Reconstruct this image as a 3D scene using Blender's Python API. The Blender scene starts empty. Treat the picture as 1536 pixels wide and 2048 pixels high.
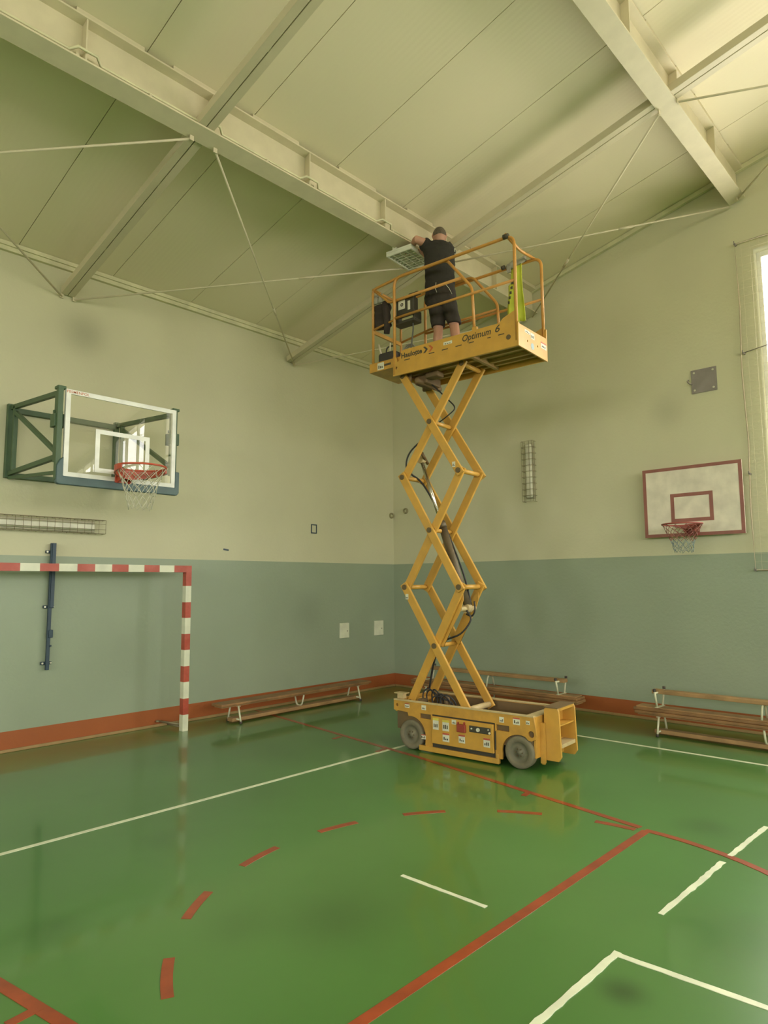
import bpy, bmesh, math, random
from mathutils import Vector, Matrix, noise
random.seed(7)
sc = bpy.context.scene
C = sc.collection
PI = math.pi
# ------------------------------------------------------------------ camera
cam = bpy.data.cameras.new('camera'); cam.sensor_fit = 'HORIZONTAL'; cam.sensor_width = 36
cam.lens = 1341.55 / 1536 * 36; cam.clip_start = .05; cam.clip_end = 200
co = bpy.data.objects.new('camera', cam); C.objects.link(co)
yaw, pitch, roll = .7514, .1063, -.0066
F = Vector((math.cos(pitch)*math.cos(yaw), math.cos(pitch)*math.sin(yaw), math.sin(pitch)))
Rr = F.cross(Vector((0, 0, 1))).normalized(); U = Rr.cross(F)
c_, s_ = math.cos(roll), math.sin(roll)
X_, Y_ = c_*Rr + s_*U, -s_*Rr + c_*U
co.matrix_world = Matrix(((X_.x, Y_.x, -F.x, -8.9815), (X_.y, Y_.y, -F.y, -8.1562), (X_.z, Y_.z, -F.z, 1.8), (0, 0, 0, 1)))
sc.camera = co
# ------------------------------------------------------------------ world, light, exposure
sc.view_settings.view_transform = 'Standard'; sc.view_settings.look = 'None'
sc.view_settings.gamma = 1; sc.view_settings.use_curve_mapping = False
sc.view_settings.exposure = -0.80
w = bpy.data.worlds.new('overcast_sky'); sc.world = w; w.use_nodes = True
wn, wl = w.node_tree.nodes, w.node_tree.links; bg = wn['Background']
tcw = wn.new('ShaderNodeTexCoord'); spw = wn.new('ShaderNodeSeparateXYZ'); wl.new(tcw.outputs['Generated'], spw.inputs[0])
rmp = wn.new('ShaderNodeValToRGB'); mrw = wn.new('ShaderNodeMapRange'); mrw.inputs['From Min'].default_value = -1; wl.new(spw.outputs['Z'], mrw.inputs['Value']); wl.new(mrw.outputs[0], rmp.inputs[0])
e_ = rmp.color_ramp.elements; e_[0].position = .49; e_[0].color = (.62, .58, .50, 1); e_[1].position = .51; e_[1].color = (.985, .965, .91, 1)   # ground below, bright overcast sky above
wl.new(rmp.outputs['Color'], bg.inputs['Color']); bg.inputs['Strength'].default_value = SKY = 30.0
sc.cycles.use_denoising = True
sc.cycles.max_bounces = 10; sc.cycles.diffuse_bounces = 6; sc.cycles.transparent_max_bounces = 16
sc.cycles.caustics_reflective = False; sc.cycles.caustics_refractive = False
def daylight(loc, rot, sx, sy):          # portal: guides the sky light through a window opening
    l = bpy.data.lights.new('window_portal', 'AREA'); l.shape = 'RECTANGLE'; l.size = sx; l.size_y = sy; l.cycles.is_portal = True
    o = bpy.data.objects.new('window_portal', l); C.objects.link(o); o.location = loc; o.rotation_euler = rot
ROOM_X, ROOM_Y = -21.0, -17.6
WIN_R = [(-8.29, -6.09), (-11.6, -9.5), (-14.6, -12.5), (-17.4, -15.7)]          # windows of the right wall (y ranges)
WIN_O = [(-19.6, -17.2), (-15.8, -13.4), (-12.0, -9.6), (-8.2, -5.8), (-4.4, -2.0)]   # windows of the wall opposite (x ranges)
WIN_ADDED = [(-15.6, -12.6), (-10.8, -7.8), (-6.0, -3.0)]                                  # unseen end wall windows added to light the right wall (y ranges)
for a, b in WIN_R: daylight((.42, (a+b)/2, 4.7), (0, PI/2, 0), 5.0, b-a)
for a, b in WIN_O: daylight(((a+b)/2, ROOM_Y-.42, 4.0), (PI/2, 0, 0), b-a, 3.0)
for a, b in WIN_ADDED: daylight((ROOM_X-.42, (a+b)/2, 4.0), (0, -PI/2, 0), 3.0, b-a)
# ------------------------------------------------------------------ materials
def new_mat(name):
    m = bpy.data.materials.new(name); m.use_nodes = True
    return m, m.node_tree, m.node_tree.nodes['Principled BSDF']
def hexlin(c): return tuple(c)+(1,)
def mat(name, col, rough=.5, metal=0, var=.12, scale=6, bump=0, bscale=60, dirt=None, dirt_amt=.3, dirt_scale=3, spec=.5, coat=0):
    m, nt, p = new_mat(name); N, L = nt.nodes, nt.links
    tc = N.new('ShaderNodeTexCoord'); nz = N.new('ShaderNodeTexNoise'); nz.inputs['Scale'].default_value = scale; nz.inputs['Detail'].default_value = 6
    L.new(tc.outputs['Object'], nz.inputs['Vector'])
    r = N.new('ShaderNodeValToRGB'); r.color_ramp.elements[0].position = .3; r.color_ramp.elements[1].position = .7
    r.color_ramp.elements[0].color = hexlin([max(0, v*(1-var)) for v in col]); r.color_ramp.elements[1].color = hexlin([min(1, v*(1+var)) for v in col])
    L.new(nz.outputs['Fac'], r.inputs['Fac']); out = r.outputs['Color']
    if dirt:
        n2 = N.new('ShaderNodeTexNoise'); n2.inputs['Scale'].default_value = dirt_scale; n2.inputs['Detail'].default_value = 8; n2.inputs['Roughness'].default_value = .65
        L.new(tc.outputs['Object'], n2.inputs['Vector'])
        r2 = N.new('ShaderNodeValToRGB'); r2.color_ramp.elements[0].position = .48; r2.color_ramp.elements[1].position = .72
        r2.color_ramp.elements[0].color = (0, 0, 0, 1); r2.color_ramp.elements[1].color = (dirt_amt,)*3+(1,)
        L.new(n2.outputs['Fac'], r2.inputs['Fac'])
        mx = N.new('ShaderNodeMixRGB'); mx.inputs[2].default_value = hexlin(dirt)
        L.new(r2.outputs['Color'], mx.inputs[0]); L.new(out, mx.inputs[1]); out = mx.outputs[0]
    L.new(out, p.inputs['Base Color'])
    p.inputs['Roughness'].default_value = rough; p.inputs['Metallic'].default_value = metal
    p.inputs['Specular IOR Level'].default_value = spec
    if coat: p.inputs['Coat Weight'].default_value = coat; p.inputs['Coat Roughness'].default_value = .08
    if bump:
        nb = N.new('ShaderNodeTexNoise'); nb.inputs['Scale'].default_value = bscale; nb.inputs['Detail'].default_value = 4
        L.new(tc.outputs['Object'], nb.inputs['Vector'])
        b = N.new('ShaderNodeBump'); b.inputs['Strength'].default_value = bump; b.inputs['Distance'].default_value = .01
        L.new(nb.outputs['Fac'], b.inputs['Height']); L.new(b.outputs['Normal'], p.inputs['Normal'])
    return m
CREAM, SAGE, ORANGE = (.56, .54, .365), (.30, .35, .25), (.34, .10, .032)
def wall_mat(spots):
    m, nt, p = new_mat('painted_plaster'); N, L = nt.nodes, nt.links
    g = N.new('ShaderNodeNewGeometry'); sp = N.new('ShaderNodeSeparateXYZ'); L.new(g.outputs['Position'], sp.inputs[0])
    def step(z):
        t = N.new('ShaderNodeMath'); t.operation = 'GREATER_THAN'; L.new(sp.outputs['Z'], t.inputs[0]); t.inputs[1].default_value = z; return t.outputs[0]
    nz = N.new('ShaderNodeTexNoise'); nz.inputs['Scale'].default_value = .9; nz.inputs['Detail'].default_value = 7; L.new(g.outputs['Position'], nz.inputs['Vector'])
    a = N.new('ShaderNodeMixRGB'); a.inputs[1].default_value = hexlin(ORANGE); a.inputs[2].default_value = hexlin(SAGE); L.new(step(.222), a.inputs[0])
    b = N.new('ShaderNodeMixRGB'); L.new(a.outputs[0], b.inputs[1]); b.inputs[2].default_value = hexlin(CREAM); L.new(step(2.143), b.inputs[0])
    v = N.new('ShaderNodeMapRange'); v.inputs['To Min'].default_value = .88; v.inputs['To Max'].default_value = 1.1; L.new(nz.outputs['Fac'], v.inputs['Value'])
    out = v.outputs[0]
    for (cx, cy, cz, r, k) in spots:                    # soft round darker patches
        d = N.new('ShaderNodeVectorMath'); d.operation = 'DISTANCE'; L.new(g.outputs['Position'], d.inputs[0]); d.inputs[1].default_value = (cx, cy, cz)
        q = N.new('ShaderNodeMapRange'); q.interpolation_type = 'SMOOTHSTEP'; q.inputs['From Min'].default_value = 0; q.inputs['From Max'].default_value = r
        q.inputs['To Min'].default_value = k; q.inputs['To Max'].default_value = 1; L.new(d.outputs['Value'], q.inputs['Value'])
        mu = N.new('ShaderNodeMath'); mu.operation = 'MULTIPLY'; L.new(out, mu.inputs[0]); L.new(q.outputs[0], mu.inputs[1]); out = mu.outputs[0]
    mm = N.new('ShaderNodeVectorMath'); mm.operation = 'SCALE'; L.new(b.outputs[0], mm.inputs[0]); L.new(out, mm.inputs['Scale'])
    L.new(mm.outputs[0], p.inputs['Base Color'])
    ro = N.new('ShaderNodeMapRange'); L.new(step(2.143), ro.inputs['Value']); ro.inputs['To Min'].default_value = .38; ro.inputs['To Max'].default_value = .8
    L.new(ro.outputs[0], p.inputs['Roughness']); p.inputs['Specular IOR Level'].default_value = .35
    nb = N.new('ShaderNodeTexNoise'); nb.inputs['Scale'].default_value = 25; nb.inputs['Detail'].default_value = 5; L.new(g.outputs['Position'], nb.inputs['Vector'])
    bp = N.new('ShaderNodeBump'); bp.inputs['Strength'].default_value = .12; bp.inputs['Distance'].default_value = .02
    L.new(nb.outputs['Fac'], bp.inputs['Height']); L.new(bp.outputs['Normal'], p.inputs['Normal'])
    return m
def floor_mat():
    m, nt, p = new_mat('green_sports_vinyl'); N, L = nt.nodes, nt.links
    g = N.new('ShaderNodeNewGeometry'); nz = N.new('ShaderNodeTexNoise'); nz.inputs['Scale'].default_value = .55; nz.inputs['Detail'].default_value = 5
    L.new(g.outputs['Position'], nz.inputs['Vector'])
    r = N.new('ShaderNodeValToRGB'); r.color_ramp.elements[0].position = .32; r.color_ramp.elements[1].position = .62
    r.color_ramp.elements[0].color = (.062, .165, .034, 1); r.color_ramp.elements[1].color = (.076, .205, .043, 1)
    L.new(nz.outputs['Fac'], r.inputs['Fac'])
    out = None
    for (cx, cy, rr, k) in [(-5.95, -6.75, .16, .5), (-6.35, -5.35, .45, .78), (-7.45, -4.3, .28, .8), (-6.4, -3.6, .3, .85), (-3.6, -6.35, .3, .75), (-5.1, -7.0, .5, .82), (-6.75, -5.0, .3, .85)]:
        d = N.new('ShaderNodeVectorMath'); d.operation = 'DISTANCE'; L.new(g.outputs['Position'], d.inputs[0]); d.inputs[1].default_value = (cx, cy, 0)
        q = N.new('ShaderNodeMapRange'); q.interpolation_type = 'SMOOTHSTEP'; q.inputs['From Max'].default_value = rr; q.inputs['To Min'].default_value = k; q.inputs['To Max'].default_value = 1
        L.new(d.outputs['Value'], q.inputs['Value'])
        if out is None: out = q.outputs[0]
        else:
            mu = N.new('ShaderNodeMath'); mu.operation = 'MULTIPLY'; L.new(out, mu.inputs[0]); L.new(q.outputs[0], mu.inputs[1]); out = mu.outputs[0]
    mm = N.new('ShaderNodeVectorMath'); mm.operation = 'SCALE'; L.new(r.outputs['Color'], mm.inputs[0]); L.new(out, mm.inputs['Scale'])
    L.new(mm.outputs[0], p.inputs['Base Color']); p.inputs['Roughness'].default_value = .3; p.inputs['Specular IOR Level'].default_value = .45
    p.inputs['Coat Weight'].default_value = .55; p.inputs['Coat Roughness'].default_value = .07
    nb = N.new('ShaderNodeTexNoise'); nb.inputs['Scale'].default_value = 3.5; nb.inputs['Detail'].default_value = 3; L.new(g.outputs['Position'], nb.inputs['Vector'])
    bp = N.new('ShaderNodeBump'); bp.inputs['Strength'].default_value = .05; bp.inputs['Distance'].default_value = .02
    L.new(nb.outputs['Fac'], bp.inputs['Height']); L.new(bp.outputs['Normal'], p.inputs['Normal']); L.new(bp.outputs['Normal'], p.inputs['Coat Normal'])
    return m
def ceil_mat():
    m, nt, p = new_mat('ribbed_sheet_ceiling'); N, L = nt.nodes, nt.links
    g = N.new('ShaderNodeNewGeometry'); wv = N.new('ShaderNodeTexWave'); wv.inputs['Scale'].default_value = 5.5; wv.bands_direction = 'X'
    L.new(g.outputs['Position'], wv.inputs['Vector'])
    bp = N.new('ShaderNodeBump'); bp.inputs['Strength'].default_value = .035; bp.inputs['Distance'].default_value = .01
    L.new(wv.outputs['Fac'], bp.inputs['Height']); L.new(bp.outputs['Normal'], p.inputs['Normal'])
    nz = N.new('ShaderNodeTexNoise'); nz.inputs['Scale'].default_value = .5; L.new(g.outputs['Position'], nz.inputs['Vector'])
    r = N.new('ShaderNodeValToRGB'); r.color_ramp.elements[0].color = (.71, .635, .44, 1); r.color_ramp.elements[1].color = (.77, .70, .50, 1)
    L.new(nz.outputs['Fac'], r.inputs['Fac']); L.new(r.outputs['Color'], p.inputs['Base Color']); p.inputs['Roughness'].default_value = .6
    return m
def pane_mat(name, tint=(1, 1, 1), k=1.0):
    m = bpy.data.materials.new(name); m.use_nodes = True; nt = m.node_tree; N, L = nt.nodes, nt.links; N.clear()
    o = N.new('ShaderNodeOutputMaterial'); mx = N.new('ShaderNodeMixShader'); t = N.new('ShaderNodeBsdfTransparent'); t.inputs[0].default_value = hexlin(tint)
    gl = N.new('ShaderNodeBsdfGlossy'); gl.inputs['Roughness'].default_value = .0; fr = N.new('ShaderNodeFresnel'); fr.inputs[0].default_value = 1.5
    mu = N.new('ShaderNodeMath'); mu.operation = 'MULTIPLY'; mu.inputs[1].default_value = k; mu.use_clamp = True
    ge = N.new('ShaderNodeNewGeometry'); fb = N.new('ShaderNodeMath'); fb.operation = 'SUBTRACT'; fb.inputs[0].default_value = 1; L.new(ge.outputs['Backfacing'], fb.inputs[1])   # thin pane: only the front face reflects
    m2 = N.new('ShaderNodeMath'); m2.operation = 'MULTIPLY'; L.new(fr.outputs[0], mu.inputs[0]); L.new(mu.outputs[0], m2.inputs[0]); L.new(fb.outputs[0], m2.inputs[1]); L.new(m2.outputs[0], mx.inputs[0]); L.new(t.outputs[0], mx.inputs[1]); L.new(gl.outputs[0], mx.inputs[2]); L.new(mx.outputs[0], o.inputs[0])
    return m
M = dict(
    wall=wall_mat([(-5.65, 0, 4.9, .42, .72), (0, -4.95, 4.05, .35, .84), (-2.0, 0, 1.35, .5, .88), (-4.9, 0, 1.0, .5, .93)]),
    floor=floor_mat(), ceil=ceil_mat(),
    dark=mat('dark_gap', (.05, .045, .03), .9), steel=mat('cream_painted_steel', (.60, .54, .37), .5, var=.05, dirt=(.3, .25, .14), dirt_amt=.12, dirt_scale=2),
    steel2=mat('grey_cream_painted_steel', (.56, .50, .34), .5, var=.05, dirt=(.25, .2, .1), dirt_amt=.15, dirt_scale=3),
    slot=mat('gap_shade_and_ring_brown', (.26, .23, .12), .7),  # brown for the painted gap shade and for the cap rings
    trimw=mat('cream_trim', (.62, .59, .38), .6), batten=mat('wooden_floor_batten', (.34, .22, .09), .55, bump=.1),
    red=mat('red_floor_paint', (.30, .052, .016), .35, coat=.4, var=.2, scale=8), white=mat('white_floor_tape', (.72, .75, .55), .4, coat=.3),
    yellow=mat('worn_yellow_paint', (.55, .29, .05), .42, var=.1, dirt=(.30, .17, .05), dirt_amt=.5, dirt_scale=5),
    yellow2=mat('yellow_paint', (.58, .315, .055), .38, var=.08, dirt=(.38, .24, .08), dirt_amt=.35, dirt_scale=4),
    yellow3=mat('orange_yellow_rail_paint', (.56, .27, .055), .38, var=.1, dirt=(.45, .22, .08), dirt_amt=.4, dirt_scale=8),
    worn=mat('bare_worn_edge', (.55, .43, .22), .5, dirt=(.3, .2, .1), dirt_amt=.6, dirt_scale=12),
    brown=mat('grimy_brown_metal', (.16, .10, .04), .7, dirt=(.06, .05, .03), dirt_amt=.7), under=mat('dirty_platform_underside', (.42, .26, .10), .6, dirt=(.20, .12, .05), dirt_amt=.6),
    tyre=mat('dusty_grey_tyre', (.17, .15, .095), .85, dirt=(.27, .23, .14), dirt_amt=.6, dirt_scale=7, bump=.3), hub=mat('dusty_hub', (.15, .14, .09), .7, dirt=(.24, .2, .12), dirt_amt=.6, dirt_scale=9),
    black=mat('black_rubber', (.02, .02, .018), .6), chrome=mat('chrome_rod', (.6, .57, .5), .25, metal=1), barrel=mat('dirty_cylinder_barrel', (.13, .10, .06), .5, metal=.3, dirt=(.25, .2, .12), dirt_amt=.5),
    pin=mat('greasy_pin', (.13, .09, .04), .5, metal=.2), label=mat('white_sticker', (.66, .64, .50), .5), labelred=mat('red_sticker_band', (.5, .1, .06), .5), labelyel=mat('yellow_sticker_band', (.65, .55, .08), .5),
    ink=mat('dark_print', (.06, .05, .03), .6), inkred=mat('orange_red_print', (.5, .12, .03), .6), redplastic=mat('red_plastic', (.30, .05, .03), .45), panel=mat('black_panel', (.05, .045, .03), .5),
    wood=mat('aged_bench_wood', (.27, .14, .055), .5, var=.25, scale=5, dirt=(.14, .08, .04), dirt_amt=.5, bump=.1), wood2=mat('pale_bench_wood', (.36, .21, .09), .5, var=.2, scale=5, dirt=(.2, .12, .05), dirt_amt=.5),
    leg=mat('cream_enamel_tube', (.62, .60, .42), .4), rubber=mat('dark_rubber_foot', (.06, .05, .04), .7),
    goalred=mat('red_goal_paint', (.42, .07, .04), .4, dirt=(.6, .25, .2), dirt_amt=.3), goalwhite=mat('white_goal_paint', (.68, .68, .52), .4),
    green=mat('green_enamel_steel', (.055, .10, .045), .5), boardwhite=mat('white_board_print', (.75, .75, .68), .4), pad=mat('blue_grey_pad', (.075, .12, .12), .55),
    glass=pane_mat('clear_board_glass', (.98, .985, .97), 1.7), pane=pane_mat('window_pane', (.98, .98, .98), 1.0),
    rim=mat('orange_red_rim', (.45, .07, .03), .4), rimdark=mat('faded_red_rim', (.30, .07, .05), .5), net=mat('white_cord', (.55, .53, .40), .8), netblue=mat('blue_grey_cord', (.22, .27, .26), .8),
    panelw=mat('off_white_board', (.68, .62, .50), .5), panelred=mat('faded_maroon_border', (.27, .10, .075), .5),
    cage=mat('grey_brown_wire', (.24, .20, .12), .5, metal=.3), tube=mat('lamp_diffuser', (.62, .60, .46), .3), reflector=mat('lamp_housing', (.40, .37, .25), .5),
    blue=mat('dark_blue_steel', (.025, .05, .075), .45), bolt=mat('bright_bolt', (.6, .58, .45), .4, metal=.5), boxw=mat('white_box', (.66, .66, .50), .5),
    plate=mat('grey_steel_plate', (.24, .21, .19), .5), frame=mat('white_window_frame', (.75, .73, .65), .5), rope=mat('cream_net_cord', (.60, .54, .38), .8), redrope=mat('pale_rope', (.5, .42, .3), .8),
    skin=mat('skin', (.42, .22, .14), .55, var=.08), hair=mat('short_grey_brown_hair', (.10, .08, .05), .8, var=.3, scale=40, bump=.4, bscale=150),
    shirt=mat('black_cotton', (.024, .021, .015), .9, bump=.2, bscale=30), shorts=mat('dark_work_shorts', (.035, .028, .021), .9, bump=.2, bscale=30), shoe=mat('dark_shoe', (.03, .03, .03), .6),
    hivis=mat('hi_vis_yellow', (.50, .55, .05), .7, var=.15), reflective=mat('reflective_tape', (.5, .5, .42), .4), jacket=mat('dark_brown_jacket', (.04, .028, .022), .9, bump=.3, bscale=20), glove=mat('grey_glove', (.34, .32, .26), .9), cable=mat('grey_cable', (.10, .10, .08), .6),
    lampw=mat('white_lamp_metal', (.70, .70, .58), .4), led=mat('lamp_lens', (.5, .52, .42), .35), bag=mat('dark_tool_bag', (.05, .045, .035), .8), hose=mat('clear_coiled_hose', (.32, .30, .22), .4), decal=mat('blue_decal', (.3, .4, .42), .5),
)
# ------------------------------------------------------------------ mesh builder
class MB:
    def __init__(s): s.v, s.f, s.mi, s.sm = [], [], [], []; s.m = 0; s.smooth = False
    def add(s, vs, fs):
        k = len(s.v); s.v += [tuple(v) for v in vs]
        for f in fs: s.f.append(tuple(i+k for i in f)); s.mi.append(s.m); s.sm.append(s.smooth)
        return s
    def box(s, x0, x1, y0, y1, z0, z1, T=None):
        vs = [Vector((x, y, z)) for x in (x0, x1) for y in (y0, y1) for z in (z0, z1)]
        if T: vs = [T @ v for v in vs]
        return s.add(vs, [(0, 1, 3, 2), (4, 6, 7, 5), (0, 4, 5, 1), (2, 3, 7, 6), (0, 2, 6, 4), (1, 5, 7, 3)])
    def bar(s, a, b, w, h, up=(0, 0, 1), ch=0):
        a, b = Vector(a), Vector(b); d = (b-a).normalized(); up = Vector(up)
        r = d.cross(up)
        if r.length < 1e-4: r = d.cross(Vector((1, 0, 0)))
        r.normalize(); u = r.cross(d)
        if ch:
            P = [(-w/2+ch, -h/2), (w/2-ch, -h/2), (w/2, -h/2+ch), (w/2, h/2-ch), (w/2-ch, h/2), (-w/2+ch, h/2), (-w/2, h/2-ch), (-w/2, -h/2+ch)]
        else: P = [(-w/2, -h/2), (w/2, -h/2), (w/2, h/2), (-w/2, h/2)]
        n = len(P); vs = [a+r*x+u*y for x, y in P]+[b+r*x+u*y for x, y in P]
        return s.add(vs, [(i, (i+1) % n, n+(i+1) % n, n+i) for i in range(n)]+[tuple(range(n))[::-1], tuple(range(n, 2*n))])
    def tube(s, pts, r, n=8, closed=False, rs=None):
        pts = [Vector(p) for p in pts]; sm = s.smooth; s.smooth = True; k = len(s.v); m = len(pts); up = None; vs = []
        for i, p in enumerate(pts):
            if closed: d = pts[(i+1) % m]-pts[i-1]
            else: d = pts[min(i+1, m-1)]-pts[max(i-1, 0)]
            if d.length < 1e-9: d = Vector((0, 0, 1))
            d.normalize()
            if up is None:
                up = Vector((0, 0, 1)) if abs(d.z) < .9 else Vector((1, 0, 0))
            u = up-d*up.dot(d); u.normalize(); up = u; q = d.cross(u); R = rs[i] if rs else r
            vs += [p+(u*math.cos(2*PI*j/n)+q*math.sin(2*PI*j/n))*R for j in range(n)]
        fs = []
        for i in range(m if closed else m-1):
            a, b = i*n, ((i+1) % m)*n
            fs += [(a+j, a+(j+1) % n, b+(j+1) % n, b+j) for j in range(n)]
        s.add(vs, fs); s.smooth = False
        if not closed: s.f += [tuple(k+j for j in range(n))[::-1], tuple(k+(m-1)*n+j for j in range(n))]; s.mi += [s.m]*2; s.sm += [False]*2
        s.smooth = sm; return s
    def cyl(s, a, b, r, n=12, r2=None): return s.tube([a, b], r, n, rs=[r, r2 if r2 is not None else r])
    def lathe(s, prof, T, n=32):
        k = []; 
        for r, z in prof: k += [T @ Vector((r*math.cos(2*PI*j/n), r*math.sin(2*PI*j/n), z)) for j in range(n)]
        sm = s.smooth; s.smooth = True
        s.add(k, [(i*n+j, i*n+(j+1) % n, (i+1)*n+(j+1) % n, (i+1)*n+j) for i in range(len(prof)-1) for j in range(n)]); s.smooth = sm; return s
    def loft(s, rings, n=20):
        """rings: (centre, axis_x, axis_y) with axis vectors carrying the half widths"""
        vs = []
        for c, a, b in rings:
            c, a, b = Vector(c), Vector(a), Vector(b)
            vs += [c+a*math.cos(2*PI*j/n)+b*math.sin(2*PI*j/n) for j in range(n)]
        m = len(rings); sm = s.smooth; s.smooth = True
        s.add(vs, [(i*n+j, i*n+(j+1) % n, (i+1)*n+(j+1) % n, (i+1)*n+j) for i in range(m-1) for j in range(n)]+[tuple(range(n))[::-1], tuple(range((m-1)*n, m*n))])
        s.smooth = sm; return s
def smooth_path(P, k=5):           # Catmull-Rom through the points
    P = [Vector(p) for p in P]; Q = [P[0]]+P+[P[-1]]; out = []
    for a, b, c, d in zip(Q, Q[1:], Q[2:], Q[3:]):
        for i in range(k):
            t = i/k; out.append(.5*((2*b)+(c-a)*t+(2*a-5*b+4*c-d)*t*t+(3*b-a-3*c+d)*t**3))
    return out+[P[-1]]
def obj(name, mb, m, parent=None, bevel=0, label=None):
    me = bpy.data.meshes.new(name); me.from_pydata([tuple(v) for v in mb.v], [], mb.f)
    for q in (m if isinstance(m, (list, tuple)) else [m]): me.materials.append(M[q])
    me.polygons.foreach_set('material_index', mb.mi); me.polygons.foreach_set('use_smooth', mb.sm)
    me.update()
    bm = bmesh.new(); bm.from_mesh(me); bmesh.ops.recalc_face_normals(bm, faces=bm.faces); bm.to_mesh(me); bm.free()
    o = bpy.data.objects.new(name, me); C.objects.link(o)
    if parent: o.parent = parent
    if bevel:
        b = o.modifiers.new('bevel', 'BEVEL'); b.width = bevel; b.segments = 2; b.limit_method = 'ANGLE'; b.angle_limit = .9
    if label: o['label'] = label
    return o
def tag(o, label, cat, group=None):
    o['label'] = label; o['category'] = cat
    if group: o['group'] = group
    return o
def thing(name, label, cat, loc=(0, 0, 0), rot=(0, 0, 0), group=None):
    o = bpy.data.objects.new(name, None); C.objects.link(o); o.location = loc; o.rotation_euler = rot; o.empty_display_size = .1
    return tag(o, label, cat, group)
def struct(name, mb, m, parent=None, **k):
    o = obj(name, mb, m, parent, **k)
    if not parent: o['kind'] = 'structure'
    return o
def dup(root, loc, rot, label, group=None):
    r = root.copy(); C.objects.link(r); r.location = loc; r.rotation_euler = rot; r['label'] = label
    if group: r['group'] = group
    for ch in list(root.children):
        c = ch.copy(); C.objects.link(c); c.parent = r
        for g in ch.children:
            d = g.copy(); C.objects.link(d); d.parent = c
    return r
def Tm(loc=(0, 0, 0), rz=0, rx=0, ry=0):
    return Matrix.Translation(Vector(loc)) @ Matrix.Rotation(rz, 4, 'Z') @ Matrix.Rotation(ry, 4, 'Y') @ Matrix.Rotation(rx, 4, 'X')
def arc(cx, cy, r, a0, a1, n=10): return [(cx+r*math.cos(math.radians(a0+(a1-a0)*i/n)), cy+r*math.sin(math.radians(a0+(a1-a0)*i/n))) for i in range(n+1)]
def curve_mesh(cu, name):
    o = bpy.data.objects.new('tmp', cu); C.objects.link(o); bpy.context.view_layer.update()
    me = bpy.data.meshes.new_from_object(o.evaluated_get(bpy.context.evaluated_depsgraph_get())); bpy.data.objects.remove(o); me.name = name
    return me
# maps curve plane (x, y, z=depth) to local x, z and y
XZ = Matrix(((1, 0, 0, 0), (0, 0, 1, 0), (0, 1, 0, 0), (0, 0, 0, 1)))
YZ = Matrix(((0, 0, 1, 0), (1, 0, 0, 0), (0, 1, 0, 0), (0, 0, 0, 1)))
def plate(name, outer, holes, d0, d1, m, parent, T=XZ, bevel=0, label=None):
    cu = bpy.data.curves.new(name, 'CURVE'); cu.dimensions = '2D'; cu.fill_mode = 'BOTH'; cu.extrude = abs(d1-d0)/2
    for P in [outer]+holes:
        sp = cu.splines.new('POLY'); sp.points.add(len(P)-1); sp.use_cyclic_u = True
        for q, (x, y) in zip(sp.points, P): q.co = (x, y, 0, 1)
    me = curve_mesh(cu, name); me.transform(T @ Matrix.Translation((0, 0, (d0+d1)/2))); me.materials.clear(); me.materials.append(M[m])
    bm = bmesh.new(); bm.from_mesh(me); bmesh.ops.remove_doubles(bm, verts=bm.verts, dist=1e-5); bmesh.ops.recalc_face_normals(bm, faces=bm.faces); bm.to_mesh(me); bm.free()
    o = bpy.data.objects.new(name, me); C.objects.link(o); o.parent = parent
    if bevel: b = o.modifiers.new('bevel', 'BEVEL'); b.width = bevel; b.segments = 2; b.limit_method = 'ANGLE'
    if label: o['label'] = label
    return o
def text(name, s, x0, x1, z0, h, T, m, parent, shear=0, bold=0, depth=.0006):
    """lettering fitted between x0 and x1 with capital height h, laid on the plane given by T"""
    cu = bpy.data.curves.new(name, 'FONT'); cu.body = s; cu.size = 1; cu.shear = shear; cu.offset = bold; cu.extrude = .01; cu.resolution_u = 3
    me = curve_mesh(cu, name); xs = [v.co.x for v in me.vertices]; ys = [v.co.y for v in me.vertices]
    sx = (x1-x0)/(max(xs)-min(xs)); sy = h/.73
    me.transform(T @ Matrix.Translation((x0-min(xs)*sx, z0, 0)) @ Matrix.Diagonal((sx, sy, depth/.02, 1))); me.materials.clear(); me.materials.append(M[m])
    o = bpy.data.objects.new(name, me); C.objects.link(o); o.parent = parent; return o
def subdiv_remesh(o, vox, smooth=4):
    r = o.modifiers.new('remesh', 'REMESH'); r.mode = 'VOXEL'; r.voxel_size = vox; r.use_smooth_shade = True
    s = o.modifiers.new('smooth', 'SMOOTH'); s.factor = .5; s.iterations = smooth
# ------------------------------------------------------------------ room shell
SL = .2225; AL = math.atan(SL); RY = ROOM_Y/2; ZR = 5.70+SL*8.8
def wall_y(name, y0, y1, holes, xr):     # wall in plane y with rectangular openings (x ranges), from boxes
    mb = MB(); xs = sorted(holes); cur = xr[0]
    for a, b, z0, z1 in xs:
        mb.box(cur, a, y0, y1, -.1, 5.9); mb.box(a, b, y0, y1, -.1, z0); mb.box(a, b, y0, y1, z1, 5.9); cur = b
    mb.box(cur, xr[1], y0, y1, -.1, 5.9); return struct(name, mb, 'wall')
wall_y('wall_left', 0, .4, [], (ROOM_X, .4))
wall_y('wall_back', ROOM_Y-.4, ROOM_Y, [(a, b, 2.5, 5.45) for a, b in WIN_O], (ROOM_X, .4))
outer = [(.0, -.1), (.0, 5.74), (RY, ZR+.04), (ROOM_Y, 5.74), (ROOM_Y, -.1)]
WZ0, WZ1 = 2.35, 5.92
def ztop(y): return WZ1 if y > -8.5 else 5.70+SL*min(-y, 17.6+y)-.16      # the further windows follow the roof slope
o = plate('wall_right', outer, [[(a, WZ0), (b, WZ0), (b, ztop(b)), (a, ztop(a))] for a, b in WIN_R], 0, .4, 'wall', None, T=YZ); o['kind'] = 'structure'
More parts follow.
